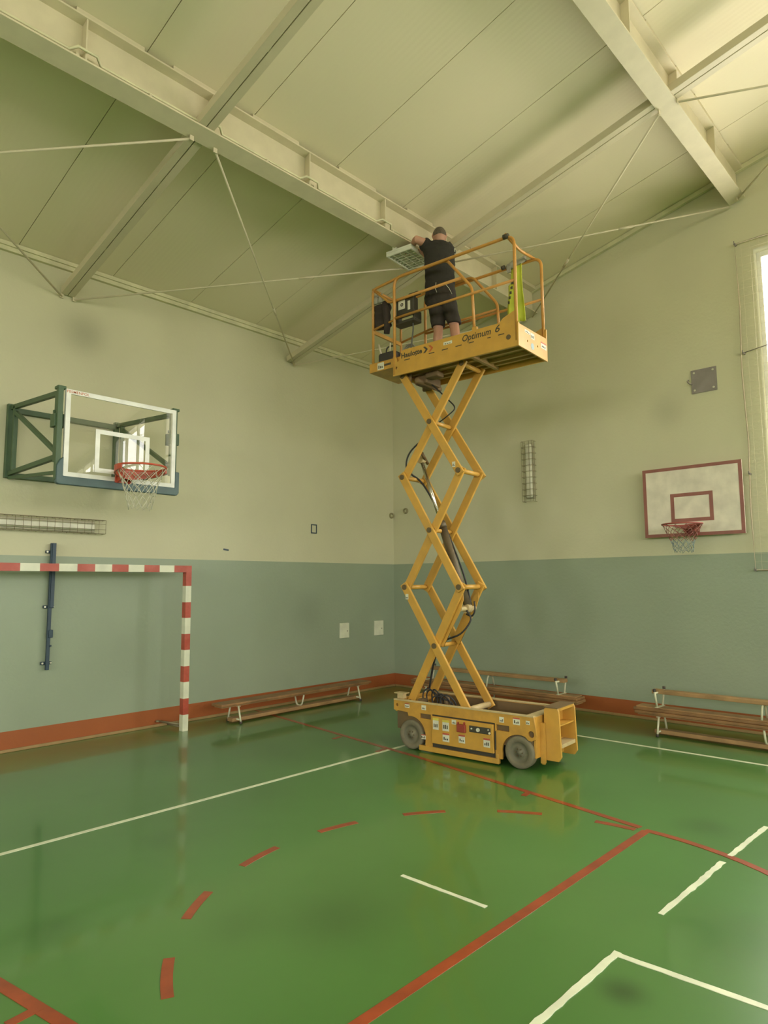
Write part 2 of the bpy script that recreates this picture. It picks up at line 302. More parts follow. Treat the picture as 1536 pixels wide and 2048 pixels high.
o = plate('wall_behind', outer, [[(a, 2.5), (b, 2.5), (b, 5.45), (a, 5.45)] for a, b in WIN_ADDED], ROOM_X-.4, ROOM_X, 'wall', None, T=YZ); o['kind'] = 'structure'
fl = struct('floor', MB().box(ROOM_X-.4, .4, ROOM_Y-.4, .4, -.12, 0), 'floor')
ce = MB()
for y0, z0, y1, z1 in [(.4, 5.70-SL*.4, RY, ZR), (ROOM_Y-.4, 5.70-SL*.4, RY, ZR)]:
    vs = [(x, y, z+dz) for x in (ROOM_X-.4, .4) for (y, z) in ((y0, z0), (y1, z1)) for dz in (.035, .12)]
    ce.add(vs, [(0, 1, 3, 2), (4, 6, 7, 5), (0, 4, 5, 1), (2, 3, 7, 6), (0, 2, 6, 4), (1, 5, 7, 3)])
ceiling = struct('ceiling', ce, 'dark')
xj = [-.91-1.11*k for k in range(19)]; edges = [.0]+xj
pm = None
for side in (0, 1):
    for a, b in zip(edges[:-1], edges[1:]):
        b = max(b, ROOM_X); 
        if a <= ROOM_X: continue
        g = .0035; ya, yb = (0, RY) if side == 0 else (ROOM_Y, RY)
        za, zb = 5.70, ZR
        vs = [(x, y, z+dz) for x in (a-g, b+g) for (y, z) in ((ya, za), (yb, zb)) for dz in (0, .034)]
        mb = MB().add(vs, [(0, 1, 3, 2), (4, 6, 7, 5), (0, 4, 5, 1), (2, 3, 7, 6), (0, 2, 6, 4), (1, 5, 7, 3)])
        obj('ceiling_panel', mb, 'ceil', ceiling)
struct('trim_1', MB().box(ROOM_X, -.05, -.05, 0, 5.615, 5.70).box(ROOM_X, -.05, -.075, -.05, 5.665, 5.712), 'trimw')
struct('trim_2', MB().bar((-.03, -.02, 5.665), (-.03, RY, ZR-.035), .05, .06), 'trimw')
struct('baseboard_left', MB().box(ROOM_X, 0, -.028, 0, 0, .034), 'batten', bevel=.006)
struct('baseboard_right', MB().box(-.028, 0, ROOM_Y, -.03, 0, .034), 'batten', bevel=.006)
# windows: reveal lining, frame, mullions and panes
def window(k, a, b, z0, z1, axis):
    def P(u0, u1, d0, d1, za, zb):     # u along the wall, d depth outward from the room face
        if axis == 'x': return (d0, d1, u0, u1, za, zb)
        if axis == 'b': return (ROOM_X-d1, ROOM_X-d0, u0, u1, za, zb)
        return (u0, u1, ROOM_Y-d1, ROOM_Y-d0, za, zb)
    g = .001
    f = MB().box(*P(a+g, a+.05, .14, .22, z0, z1)).box(*P(b-.05, b-g, .14, .22, z0, z1)).box(*P(a+.05, b-.05, .14, .22, z0+g, z0+.07)).box(*P(a+.05, b-.05, .14, .22, z1-.07, z1-g))
    fr = struct('window_%d' % k, f, 'frame')
    n = 2; wv = (b-a-.14)/n; rows = [z0+.07, z0+.95, z0+2.1, z1-.07]
    for i in range(1, n): obj('mullion', MB().box(*P(a+.07+wv*i-.035, a+.07+wv*i+.035, .15, .21, z0+.07, z1-.07)), 'frame', fr)
    for i in range(n):
        u0, u1 = a+(.07+wv*i+.035 if i else .05), b-(.07+wv*(n-1-i)+.035 if i < n-1 else .05)
        for z in rows[1:-1]: obj('transom', MB().box(*P(u0, u1, .155, .205, z-.025, z+.025)), 'frame', fr)
        for j in range(3): obj('pane', MB().box(*P(u0, u1, .178, .182, rows[j]+(.025 if j else 0), rows[j+1]-(.025 if j < 2 else 0))), 'pane', fr)
    obj('window_sill', MB().box(*P(a+g, b-g, -.03, .14, z0, z0+.02)), 'frame', fr)
kk = 1
window(kk, *WIN_R[0], WZ0, WZ1, 'x'); kk += 1
for a, b in WIN_R[1:]:
    ys = [a+.001, a+(b-a)/3, a+(b-a)*2/3, b-.001]; f = MB()
    for y in (ys[0]+.035, ys[3]-.035): f.box(.14, .22, y-.035, y+.035, WZ0, ztop(y)-.06)
    f.bar((.18, a, WZ0+.035), (.18, b, WZ0+.035), .08, .07); f.bar((.18, a, ztop(a)-.036), (.18, b, ztop(b)-.036), .08, .07)
    fr = struct('window_%d' % kk, f, 'frame'); kk += 1
    for y in ys[1:3]: obj('mullion', MB().box(.15, .21, y-.035, y+.035, WZ0+.07, ztop(y)-.08), 'frame', fr)
    for i in range(3):
        u0, u1 = ys[i]+(.07 if i == 0 else .035), ys[i+1]-(.07 if i == 2 else .035); rows = [WZ0+.07, 4.0, 5.30]
        for z in rows[1:]: obj('transom', MB().box(.155, .205, u0, u1, z-.025, z+.025), 'frame', fr)
        for z0, z1 in ((rows[0], 3.975), (4.025, 5.275)): obj('pane', MB().box(.178, .182, u0, u1, z0, z1), 'pane', fr)
        plate('pane', [(u0, 5.325), (u1, 5.325), (u1, ztop(u1)-.07), (u0, ztop(u0)-.07)], [], .178, .182, 'pane', fr, T=YZ)
    obj('window_sill', MB().box(-.03, .14, a+.001, b-.001, WZ0, WZ0+.02), 'frame', fr)
for a, b in WIN_O: window(kk, a, b, 2.5, 5.45, 'y'); kk += 1
for a, b in WIN_ADDED: window(kk, a, b, 2.5, 5.45, 'b'); kk += 1  # added windows, out of view, that brighten the right wall
# ------------------------------------------------------------------ court markings (parts of the floor)
def strip(name, pts, wd, m, z=.0015, rag=0):
    mb = MB(); pts = [Vector((x, y, 0)) for x, y in pts]; vs = []; n = len(pts)
    for i, p in enumerate(pts):
        d = (pts[min(i+1, n-1)]-pts[max(i-1, 0)]).normalized(); q = Vector((-d.y, d.x, 0))
        for sd in (-1, 1): 
            e = p+q*sd*(wd/2+random.uniform(-rag, rag)); vs += [(e.x, e.y, .0002), (e.x, e.y, z)]
    fs = []
    for i in range(n-1):
        a = i*4; b = a+4
        fs += [(a+1, a+3, b+3, b+1), (a, b, b+2, a+2), (a, a+1, b+1, b), (a+2, b+2, b+3, a+3)]
    fs += [(0, 2, 3, 1), (n*4-4, n*4-3, n*4-1, n*4-2)]
    mb.add(vs, fs); return obj(name, mb, m, fl)
def lin(a, b, n): return [(a[0]+(b[0]-a[0])*i/n, a[1]+(b[1]-a[1])*i/n) for i in range(n+1)]
strip('white_line', lin((-12, -2.99), (-1.45, -3.05), 6), .045, 'white')
strip('white_line', lin((-1.48, -3.08), (-1.42, -9.5), 6), .045, 'white', .0017)
strip('red_line', lin((-3.02, -.05), (-3.44, -3.2), 3)+lin((-3.47, -3.45), (-3.93, -6.0), 4), .055, 'red', .0026)
strip('red_line', lin((-8.6, -.05), (-7.56, -6.05), 6), .06, 'red', .0026)
strip('red_line', lin((-3.97, -6.06), (-7.53, -6.04), 6), .06, 'red', .0024)
strip('red_line', arc(-5.75, -6.05, 1.79, 0, -180, 40), .055, 'red', .0028)
cx, cy = -5.75, -6.05
for a0, a1 in [(84.3, 73.5), (60.7, 49.5), (36, 24.7), (11.6, 2.0), (108.4, 96.9), (131.5, 120.9), (154.9, 144.1), (177, 167)]:
    strip('red_dash', arc(cx, cy, 1.755, a0, a1, 5), .055, 'red', .0022)
for (a, b) in [((-3.86, -4.97), (-3.72, -4.95)), ((-3.50, -2.2), (-3.36, -2.18)), ((-7.74, -4.96), (-7.88, -4.98)), ((-3.60, -3.0), (-3.46, -2.98))]:
    strip('red_dash', lin(a, b, 2), .05, 'red', .003)
strip('white_dash', lin((-5.72, -5.24), (-5.71, -5.86), 14), .028, 'white', .003, .002)
strip('white_dash', lin((-3.30, -6.68), (-4.05, -6.645), 14), .036, 'white', .0032, .004)
strip('white_dash', lin((-4.18, -6.64), (-5.14, -6.61), 20), .036, 'white', .0032, .005)
strip('white_dash', lin((-5.66, -6.6), (-7.2, -6.56), 30), .036, 'white', .0032, .004)
strip('white_dash', lin((-5.685, -6.60), (-5.62, -7.9), 24), .036, 'white', .003, .002)
# ------------------------------------------------------------------ roof steel
E1 = Vector((0, -math.cos(AL), math.sin(AL))); NN = Vector((0, math.sin(AL), math.cos(AL)))
def girder(y, z, label, detail=True, mir=False):
    e1, nn = E1.copy(), Vector((0, 0, 1))
    if mir: e1.y *= -1
    P0 = Vector((0, y, z)); t = thing('roof_girder', label, 'steel beam', (0, y, z), group='roof plate girders')
    def slab(mb, s0, s1, n0, n1, x0, x1):
        vs = [Vector((x, 0, 0))+e1*s+nn*n for x in (x0, x1) for s in (s0, s1) for n in (n0, n1)]
        return mb.add(vs, [(0, 1, 3, 2), (4, 6, 7, 5), (0, 4, 5, 1), (2, 3, 7, 6), (0, 2, 6, 4), (1, 5, 7, 3)])
    xe = ROOM_X+.02
    obj('bottom_flange', slab(MB(), 0, .185, 0, .016, xe, -.02), 'steel', t); obj('web', slab(MB(), .088, .098, .016, .375, xe, -.02), 'steel', t)
    obj('top_flange', slab(MB(), 0, .185, .375, .391, xe, -.02), 'steel', t)
    if detail:
        k = 0
        while -1.13-1.17*k > -20:
            x = -1.13-1.17*k; k += 1
            obj('stiffener', slab(MB(), .099, .180, .017, .374, x-.006, x+.006), 'steel', t); obj('stiffener', slab(MB(), .006, .087, .017, .374, x-.006, x+.006), 'steel', t)
        px = [0-.02, -.45]+[]
        segs = [(-.03, -.60), (-1.15, -1.75), (-2.05, -2.30), (-2.587, -3.077), (-3.634, -4.22), (-4.79, -5.373), (-5.68, -6.224), (-6.496, -7.068), (-7.4, -7.95), (-8.4, -8.9)]
        obj('gap_shade_strip', slab(MB(), .07, .12, .3915, .428, -9.5, -.03), 'slot', t)  # dark strip standing in for the shade inside the packer gaps
        for a, b in segs: obj('packer', slab(MB(), .125, .180, .3915, .428, b, a), 'steel2', t)
    return t
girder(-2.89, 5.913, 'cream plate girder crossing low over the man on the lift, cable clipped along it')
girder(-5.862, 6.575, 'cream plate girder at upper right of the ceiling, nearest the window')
for y, z, n in [(-8.72, 7.21, 'cream plate girder under the roof ridge'),]: girder(y, z-.02, n, False)
girder(ROOM_Y+5.862, 6.575, 'cream plate girder beyond the ridge, towards the far windows', False, True)
girder(ROOM_Y+2.89, 5.913, 'cream plate girder nearest the far row of windows', False, True)
def tie(x, label):
    t = thing('roof_tie', label, 'steel beam', (x, 0, 5.29), group='roof double-channel ties')
    ys = [(-.03, -2.96), (-3.0, -5.935), (-5.975, -8.7)]
    for i, (a, b) in enumerate(ys):
        for s in (-1, 1):
            mb = MB(); xo = s*.0425; p0 = Vector((xo, a, -a*SL)); p1 = Vector((xo, b, -b*SL))
            mb.bar(p0+NN*.045, p1+NN*.045, .076, .085, up=NN); obj('channel', mb, 'steel2', t, bevel=.004)
        for q in range(2):
            yy = a+(b-a)*(.33+.4*q); obj('batten_plate', MB().bar((0, yy, -yy*SL+.0445), (0, yy-.05, -(yy-.05)*SL+.0445), .008, .07, up=NN), 'steel2', t)
    return t
tie(-5.88, 'cream double channel under the ceiling at left, ending over the glass backboard')
tie(-2.43, 'cream double channel under the ceiling ending at the left wall behind the platform')
tie(-9.33, 'cream double channel under the ceiling, left of the frame above the camera')
def rod(a, b, label):
    a, b = Vector(a), Vector(b); t = thing('bracing_rod', label, 'rod', a, group='roof bracing rods'); d = b-a
    obj('rod', MB().cyl((0, 0, 0), d, .011, 8), 'steel', t); m0 = d*.62; m1 = d*.62+d.normalized()*.18
    obj('turnbuckle', MB().cyl(m0, m1, .017, 8), 'steel2', t)
    obj('end_plate', MB().box(-.02, .02, -.006, .006, -.018, .03), 'steel2', t)
W1, W2, A11, A12, A21, A22 = (-5.80, -.03, 5.27), (-2.35, -.03, 5.27), (-5.80, -2.98, 5.90), (-2.43, -2.98, 5.90), (-5.8, -5.95, 6.56), (-2.43, -5.95, 6.56)
E1_, E2_ = (-.06, -2.98, 5.90), (-.06, -5.9, 6.55)
rod(W1, (-2.5, -2.93, 5.89), 'long thin bracing rod rising from the left tie end to the lift platform')
rod((-5.7, -2.93, 5.89), W2, 'thin bracing rod dropping steeply from the girder to the second tie end')
rod(W2, (-.06, -2.9, 5.88), 'thin bracing rod passing behind the platform guardrail at low left')
rod((-2.36, -3.05, 5.92), (-.06, -5.86, 6.54), 'bracing rod from behind the man to the right girder end at the wall')
rod((-2.40, -5.88, 6.54), (-.06, -3.0, 5.90), 'thin bracing rod descending left to the wall right of the platform')
rod((-5.95, -2.93, 5.89), (-9.25, -.03, 5.27), 'thin bracing rod running to the left edge of the photo above the backboard')
rod((-5.95, -.03, 5.27), (-9.25, -2.93, 5.89), 'short bracing rod seen at the far left edge reaching the left tie end')
rod((-2.36, -6.05, 6.60), (-.06, -8.7, 7.16), 'faint bracing rod at the top right edge above the window')
rod((-.1, -5.98, 6.58), (-2.3, -8.7, 7.17), 'bracing rod rising to the right from the right girder end')
# cable clipped along the first girder
cb = MB(); pts = []
def gp(x, s, n): v = Vector((x, -2.89, 5.913))+E1*s+Vector((0, 0, n)); return v
x = -8.9
while x < -2.2:
    k = (x+1.13) % 1.17; near = min(k, 1.17-k); s = .150 + (.050 if near < .09 else 0); pts.append(gp(x, s, .064+(.012 if near < .09 else 0))); x += .05
cb.tube(pts, .012, 6); t = thing('electrical_conduit', 'white cable conduit lying on the lower flange of the long girder', 'cable'); obj('cable', cb, 'trimw', t)
for i in range(10):
    p = gp(-2.7-.62*i, .148, .045); obj('clip', MB().box(p.x-.012, p.x+.012, p.y-.018, p.y+.018, p.z-.012, p.z+.015), 'steel2', t)
# ------------------------------------------------------------------ scissor lift (local x towards the ladder, y away from the camera)
LO, LA = Vector((-3.2255, -3.8595, 0)), math.radians(-85.762)
LW = Matrix.Translation(LO) @ Matrix.Rotation(LA, 4, 'Z')
lift = thing('scissor_lift', 'yellow self-propelled scissor lift raised to the ceiling with a worker on it', 'scissor lift', LO, (0, 0, LA))
# chassis body
body = MB(); body.box(-.74, .80, .035, .665, .20, .405); obj('tray', body, 'brown', lift)
Lft = [(-.89, .512), (-.89, .40), (-.70, .39)]+[(-.655+.195*math.cos(math.radians(a)), .165+.19*math.sin(math.radians(a))) for a in range(100, -20, -12)]+[(-.465, .065), (-.375, .065), (-.375, .405), (.39, .405), (.39, .065), (.465, .065)]
R_ = [(.655+.19*math.cos(math.radians(a)), .15+.175*math.sin(math.radians(a))) for a in range(190, 60, -12)]+[(.755, .283), (.79, .280), (.825, .300), (.84, .335), (.835, .40), (.815, .512)]
circ = lambda x, z, r, n=16: [(x+r*math.cos(2*PI*i/n), z+r*math.sin(2*PI*i/n)) for i in range(n)]
side = Lft+R_
slots = [[(-.535, .346), (-.39, .346), (-.39, .398), (-.535, .398)], [(.405, .338), (.55, .338), (.55, .395), (.405, .395)], circ(.785, .345, .032), circ(-.845, .455, .017)]
plate('side_panel', side, slots, 0, .028, 'yellow', lift, bevel=.003)
plate('side_panel', side, slots, .672, .70, 'yellow', lift, bevel=.003)
obj('inner_liner', MB().box(-.86, .79, .0285, .033, .20, .50).box(-.86, .79, .667, .6715, .20, .50), 'brown', lift)
obj('top_rim', MB().box(-.89, .815, -.004, .034, .505, .520).box(-.89, .815, .666, .704, .505, .520), 'worn', lift, bevel=.002)
obj('steering_gear', MB().box(-.85, -.74, .10, .60, .25, .40).cyl((-.82, .08, .33), (-.82, .62, .33), .03), 'dark', lift)
obj('end_plate', MB().box(-.888, -.868, .029, .671, .38, .512), 'yellow', lift); obj('end_plate', MB().box(.80, .82, .029, .671, .12, .505), 'yellow', lift)
obj('front_cover', MB().box(.70, .815, .03, .67, .495, .508), 'worn', lift)
obj('skirt_rail', MB().box(-.54, .43, -.012, .03, .014, .066).box(.405, .43, -.014, .02, .066, .11), 'yellow2', lift, bevel=.004); obj('skirt_rail', MB().box(-.54, .43, .67, .712, .014, .066), 'yellow2', lift, bevel=.004)
obj('underbody', MB().box(-.46, .44, .03, .67, .07, .2), 'dark', lift)
# battery door with stickers and control panel
door = obj('battery_door', MB().box(-.370, .380, -.018, .012, .11, .390), 'yellow2', lift, bevel=.006)
obj('door_backing', MB().box(-.385, .392, .013, .028, .066, .405), 'dark', lift)
def stk(parent, x0, x1, z0, z1, band=None, y=-.0195, marks=True, axis='y'):
    def bx(mb, a, b, c, d, e0, e1): return mb.box(a, b, y-e1, y-e0, c, d) if axis == 'y' else mb.box(y+e0, y+e1, a, b, c, d)
    s_ = obj('sticker', bx(MB(), x0, x1, z0, z1, 0, .0012), 'label', parent); wz = z1-z0
    if band: obj('band', bx(MB(), x0, x1, z1-.2*wz, z1, .0012, .0018), band, parent if parent.parent else s_)
    if marks:
        mb = MB(); wx = x1-x0; zz = z1-.3*wz
        if wx < .6*wz:
            while zz > z0+.12*wz: bx(mb, x0+.12*wx, x0+(.6+.28*random.random())*wx, zz-.028*wz, zz, .0012, .0018); zz -= .085*wz
        else:
            for q in range(3): a = x0+wx*(.15+.25*q); bx(mb, a, a+wx*.16, z0+wz*.2, z0+wz*(.35+.3*random.random()), .0012, .0018)
        obj('print', mb, 'ink', parent if parent.parent else s_)
for a in [(-.348, -.275, .257, .375, 'labelyel'), (-.227, -.144, .257, .368, 'labelyel'), (-.226, -.142, .148, .236, 'labelred'), (-.109, -.055, .338, .384, None), (-.027, .05, .162, .245, 'labelred'), (.267, .343, .161, .249, 'labelred')]: stk(door, *a)
for a in [(-.735, -.672, .438, .485, 'labelred'), (-.509, -.449, .438, .488, None), (-.522, -.456, .132, .18, 'labelred'), (.595, .67, .418, .486, 'labelred'), (.734, .775, .434, .470, None), (.443, .494, .42, .474, None)]: stk(lift, *a, y=-.0006)
obj('socket_box', MB().box(-.038, .066, -.045, -.018, .272, .352).box(-.03, -.018, -.05, -.018, .352, .372).box(.045, .057, -.05, -.018, .352, .378), 'redplastic', door, bevel=.006)
obj('charger_panel', MB().box(.105, .352, -.026, -.018, .288, .352), 'panel', door, bevel=.003)
obj('key_switch', MB().cyl((.213, -.026, .321), (.213, -.040, .321), .019, 16), 'label', door)
obj('knob', MB().cyl((.135, -.026, .324), (.135, -.034, .324), .008, 10).cyl((.345, -.026, .305), (.345, -.036, .305), .011, 10).cyl((.33, -.026, .335), (.33, -.034, .335), .007, 10), 'label', door)
obj('latch', MB().box(.392, .402, -.012, .0, .15, .33), 'dark', lift)
# wheels
def wheel(x, y0, y1, r=.157):
    wd = y1-y0; T = Matrix.Translation((x, y0, r)) @ Matrix.Rotation(-PI/2, 4, 'X')
    prof = [(.098, .010), (.104, .002), (.138, 0), (.150, .005), (r, .018), (r, wd-.018), (.150, wd-.005), (.138, wd), (.09, wd)]
    wm = obj('wheel', MB().lathe(prof, T, 40), 'tyre', lift)
    h = MB(); h.lathe([(0.0, .002), (.022, .002), (.024, .010), (.045, .012), (.052, .022), (.085, .026), (.092, .014), (.100, .010)], T, 32); hb = obj('hub', h, 'hub', wm)
    nb = MB()
    for i in range(6):
        c = T @ Vector((.036*math.cos(i*PI/3), .036*math.sin(i*PI/3), .012)); c2 = T @ Vector((.036*math.cos(i*PI/3), .036*math.sin(i*PI/3), .002)); nb.cyl(c, c2, .006, 6)
    obj('wheel_nut', nb, 'pin', wm)
for x in (-.655, .650): wheel(x, -.004, .100); wheel(x, .600, .704)
obj('axle', MB().cyl((-.655, .1, .157), (-.655, .6, .157), .03).cyl((.65, .1, .157), (.65, .6, .157), .03).box(-.75, -.56, .11, .2, .16, .28).box(.55, .75, .11, .2, .16, .28), 'brown', lift)
# ladder at the front
lad = [(.835, .10), (.845, .57), (.865, .585), (.985, .585), (1.0, .55), (1.015, .13), (.985, .085), (.86, .085)]
plate('ladder_side', lad, [], .165, .190, 'yellow2', lift, bevel=.004); plate('ladder_side', lad, [], .535, .560, 'yellow2', lift, bevel=.004)
obj('ladder_top', MB().box(.84, .99, .16, .565, .583, .592), 'brown', lift)
obj('ladder_back', MB().box(.86, .872, .19, .535, .42, .58).box(.86, .872, .19, .535, .10, .25), 'yellow2', lift)
obj('ladder_lip', MB().box(.97, .985, .19, .535, .555, .583), 'yellow2', lift)
obj('step', MB().box(.87, 1.0, .19, .535, .225, .240).box(.985, 1.0, .19, .535, .205, .225), 'worn', lift); obj('step', MB().box(.87, .99, .19, .535, .41, .422), 'yellow2', lift)
stk(lift, .21, .31, .45, .55, 'labelyel', y=.8728, axis='x')
obj('tow_lug', MB().box(.82, .86, .12, .16, .06, .44).cyl((.84, .14, .05), (.84, .14, .1), .02), 'yellow2', lift)
# hydraulics seen behind the near panel
hy = MB()
for i in range(7):
    x0 = -.64+.04*i+.03*random.random(); h = .03+.10*random.random()
    hy.tube(smooth_path([(x0, .22+.03*(i % 3), .42), (x0-.02, .22+.03*(i % 3), .50+h*.5), (x0+.04, .25, .50+h), (x0+.12, .28+.02*(i % 2), .48+h*.4), (x0+.14, .30, .42)]), .009, 6)
obj('hydraulic_hose', hy, 'black', lift)
pump = MB(); pump.cyl((-.60, .18, .44), (-.42, .18, .44), .05, 14).cyl((-.38, .30, .40), (-.38, .30, .56), .035, 12).box(-.66, -.60, .14, .24, .40, .52); obj('hydraulic_pump', pump, 'brown', lift)
obj('beacon_bracket', MB().box(-.87, -.79, .04, .10, .520, .575).box(-.90, -.76, .02, .12, .575, .583), 'worn', lift)
# scissor stack
LV = [.475, 1.757, 3.03, 4.235]; XL = [-.765, -.80, -.82, -.80]; XR = [.0, -.07, -.05, -.005]
H, Wd, EX = .092, .034, .045
def arm(a, b, y):
    a, b = Vector((a[0], y, a[1])), Vector((b[0], y, b[1])); d = (b-a).normalized()
    o = obj('scissor_arm', MB().bar(a-d*EX, b+d*EX, Wd, H, up=(-d.z, 0, d.x), ch=.004), 'yellow2', lift)
    m = (a+b)/2; s = -1 if y < .35 else 1
    for q in (a, m, b): obj('pin', MB().cyl((q.x, y+s*(Wd/2), q.z), (q.x, y+s*(Wd/2+.012), q.z), .030, 16), 'pin', o)
    return o
for i in range(3):
    for yo, yi in ((.117, .157), (.583, .543)):
        arm((XL[i+1], LV[i+1]), (XR[i], LV[i]), yo)      # falls to the right, outer
        arm((XL[i], LV[i]), (XR[i+1], LV[i+1]), yi)      # rises to the right, inner
def xt(x, z, y0, y1, r=.026): obj('cross_tube', MB().cyl((x, y0, z), (x, y1, z), r, 14), 'yellow2', lift)
for i in range(4): xt(XL[i], LV[i], .176, .524); xt(XR[i], LV[i], .176, .524)
for i in range(3): xt((XL[i]+XR[i]+XL[i+1]+XR[i+1])/4, (LV[i]+LV[i+1])/2, .176, .524, .024)
obj('bottom_roller_tube', MB().cyl((0, .12, .47), (0, .60, .47), .032, 14), 'worn', lift)
# gussets and cylinder
g0 = [(-.40, 1.17), (-.34, 1.10), (-.11, 1.50), (-.07, 1.62), (-.075, 1.70), (-.13, 1.66)]
plate('cylinder_gusset', g0, [], .185, .197, 'yellow2', lift); plate('cylinder_gusset', g0, [], .503, .515, 'yellow2', lift)
obj('gusset_tube', MB().cyl((-.12, .197, 1.52), (-.12, .503, 1.52), .026, 12), 'worn', lift)
cy = obj('hydraulic_cylinder', MB().cyl((-.12, .35, 1.56), (-.44, .35, 2.46), .045, 18).cyl((-.43, .35, 2.43), (-.455, .35, 2.50), .052, 18), 'barrel', lift)
obj('cylinder_rod', MB().cyl((-.455, .35, 2.50), (-.72, .35, 3.25), .021, 16), 'chrome', cy); obj('cylinder_eye', MB().cyl((-.12, .31, 1.52), (-.12, .39, 1.52), .05, 16).cyl((-.72, .31, 3.26), (-.72, .39, 3.26), .045, 16), 'worn', cy)
obj('rod_tube', MB().cyl((-.60, .197, 3.30), (-.74, .503, 3.24), .02, 10), 'brown', cy)
hz = MB(); hz.tube(smooth_path([(-.10, .40, 1.55), (-.20, .41, 1.9), (-.42, .41, 2.42), (-.60, .42, 2.75), (-.76, .40, 3.00), (-.84, .30, 3.10), (-.80, .22, 3.18)]), .012, 6)
hz.tube(smooth_path([(-.10, .30, 1.50), (-.05, .30, 1.40), (-.15, .25, 1.25), (-.38, .25, 1.15), (-.50, .25, .95), (-.60, .28, .62)]), .011, 6)
hz.tube(smooth_path([(-.74, .18, 3.06), (-.79, .15, 3.14), (-.785, .15, 3.24), (-.73, .15, 3.33), (-.63, .16, 3.41), (-.57, .18, 3.43)]), .010, 6)
hz.tube(smooth_path([(-.42, .30, 3.66), (-.30, .30, 3.72), (-.22, .32, 3.80), (-.32, .33, 3.92), (-.50, .33, 4.1), (-.62, .33, 4.22)]), .008, 6)
hz.tube(smooth_path([(-.03, .35, 1.60), (-.02, .34, 1.50), (-.06, .34, 1.44), (-.13, .34, 1.46)]), .010, 6)
obj('hose', hz, 'black', lift)
stk(lift, -.785, -.745, 1.62, 1.68, None, y=.099); stk(lift, -.125, -.085, 3.07, 3.13, None, y=.099)
# platform
obj('deck', MB().box(-.862, .762, .026, .634, 4.300, 4.330), 'under', lift)
rb = MB()
for y in (.12, .24, .43, .55): rb.box(-.86, .76, y-.02, y+.02, 4.262, 4.299)
rb.box(-.86, -.82, .03, .63, 4.232, 4.30); rb.box(.15, .19, .03, .63, 4.24, 4.30); obj('deck_rib', rb, 'under', lift)
nb_ = MB(); nb_.box(-.70, -.52, .20, .50, 4.13, 4.235).box(-.52, -.34, .16, .30, 4.17, 4.235).cyl((-.60, .10, 4.15), (-.60, .60, 4.15), .035, 12); nb_.box(-.83, -.70, .13, .17, 4.15, 4.26).box(-.83, -.70, .53, .57, 4.15, 4.26); obj('underside_bracket', nb_, 'brown', lift, bevel=.02)
toe = [(-.865, 4.222), (.762, 4.222), (.762, 4.60), (.735, 4.605), (.60, 4.555), (.55, 4.512), (-.70, 4.512), (-.745, 4.495), (-.765, 4.40), (-.80, 4.385), (-.825, 4.45), (-.865, 4.46)]
plate('toe_board', toe, [circ(-.815, 4.315, .016)], .0, .022, 'yellow2', lift, bevel=.003)
plate('toe_board', toe, [], .638, .660, 'yellow2', lift, bevel=.003)
plate('end_toe_board', [(-.015, 4.215), (.660, 4.215), (.660, 4.58), (.645, 4.58), (.635, 4.47), (.02, 4.455), (-.015, 4.47)], [circ(.185, 4.316, .011, 10), circ(.42, 4.322, .011, 10)], .763, .782, 'yellow2', lift, T=YZ, bevel=.002)
stk(lift, .125, .25, 4.395, 4.43, None, y=.7824, axis='x'); stk(lift, .26, .345, 4.365, 4.43, None, y=.7824, axis='x'); stk(lift, .50, .63, 4.33, 4.40, 'labelred', y=.7824, axis='x')
obj('round_decal', MB().cyl((.7824, .295, 4.285), (.7836, .295, 4.285), .036, 20), 'decal', lift)
obj('rubber_bung', MB().cyl((.66, .0, 4.334), (.66, -.006, 4.334), .026, 18), 'pin', lift)
# roll-out extension
ex = MB(); ex.box(-1.245, -.60, .045, .060, 4.352, 4.462).box(-1.245, -.60, .600, .615, 4.352, 4.462).box(-1.26, -1.245, .045, .615, 4.352, 4.462).box(-1.245, -.60, .06, .60, 4.352, 4.368)
obj('extension_deck', ex, 'yellow', lift); stk(lift, -1.135, -1.035, 4.362, 4.448, None, y=.0444)
obj('extension_slot', MB().box(-1.03, -.93, .0425, .0445, 4.395, 4.42), 'ink', lift)
# lettering on the near toe board
TX = Matrix(((1, 0, 0, 0), (0, 0, 1, 0), (0, 1, 0, 0), (0, 0, 0, 1)))
def side_text(s, x0, x1, z0, h, m, sh=0, bo=0):
    T = Matrix(((1, 0, 0, 0), (0, 0, -1, -.0012), (0, 1, 0, 0), (0, 0, 0, 1)))
    return text('lettering', s, x0, x1, z0, h, T, m, lift, sh, bo)
side_text('Haulotte', -.738, -.440, 4.414, .060, 'ink', 0, .03); side_text('Optimum', .100, .455, 4.415, .074, 'ink', .25, .012); side_text('6', .505, .562, 4.420, .080, 'ink', .25, .012)
for x0, m in ((-.425, 'ink'), (-.352, 'inkred')):
    mb = MB(); 
    for k in (0, ): 
        P = [(x0, 4.478), (x0+.028, 4.478), (x0+.066, 4.441), (x0+.028, 4.404), (x0, 4.404), (x0+.036, 4.441)]
        mb.add([(x, y, z) for y in (-.0016, -.0002) for x, z in P], [(0, 1, 2, 5), (5, 2, 3, 4), (6, 7, 8, 11), (11, 8, 9, 10)]+[(i, (i+1) % 6, 6+(i+1) % 6, 6+i) for i in range(6)])
    obj('chevron', mb, m, lift)
ds = MB()
for a, b in [(-.696, -.614), (-.348, -.271), (-.17, -.09), (.01, .09), (.18, .245), (.41, .45), (.54, .61)]: ds.box(a, b, -.0012, 0, 4.378, 4.388)
ds.box(-.535, -.525, -.0012, 0, 4.40, 4.41); obj('dash_mark', ds, 'ink', lift); stk(lift, -.147, -.033, 4.432, 4.466, None, y=-.0006)
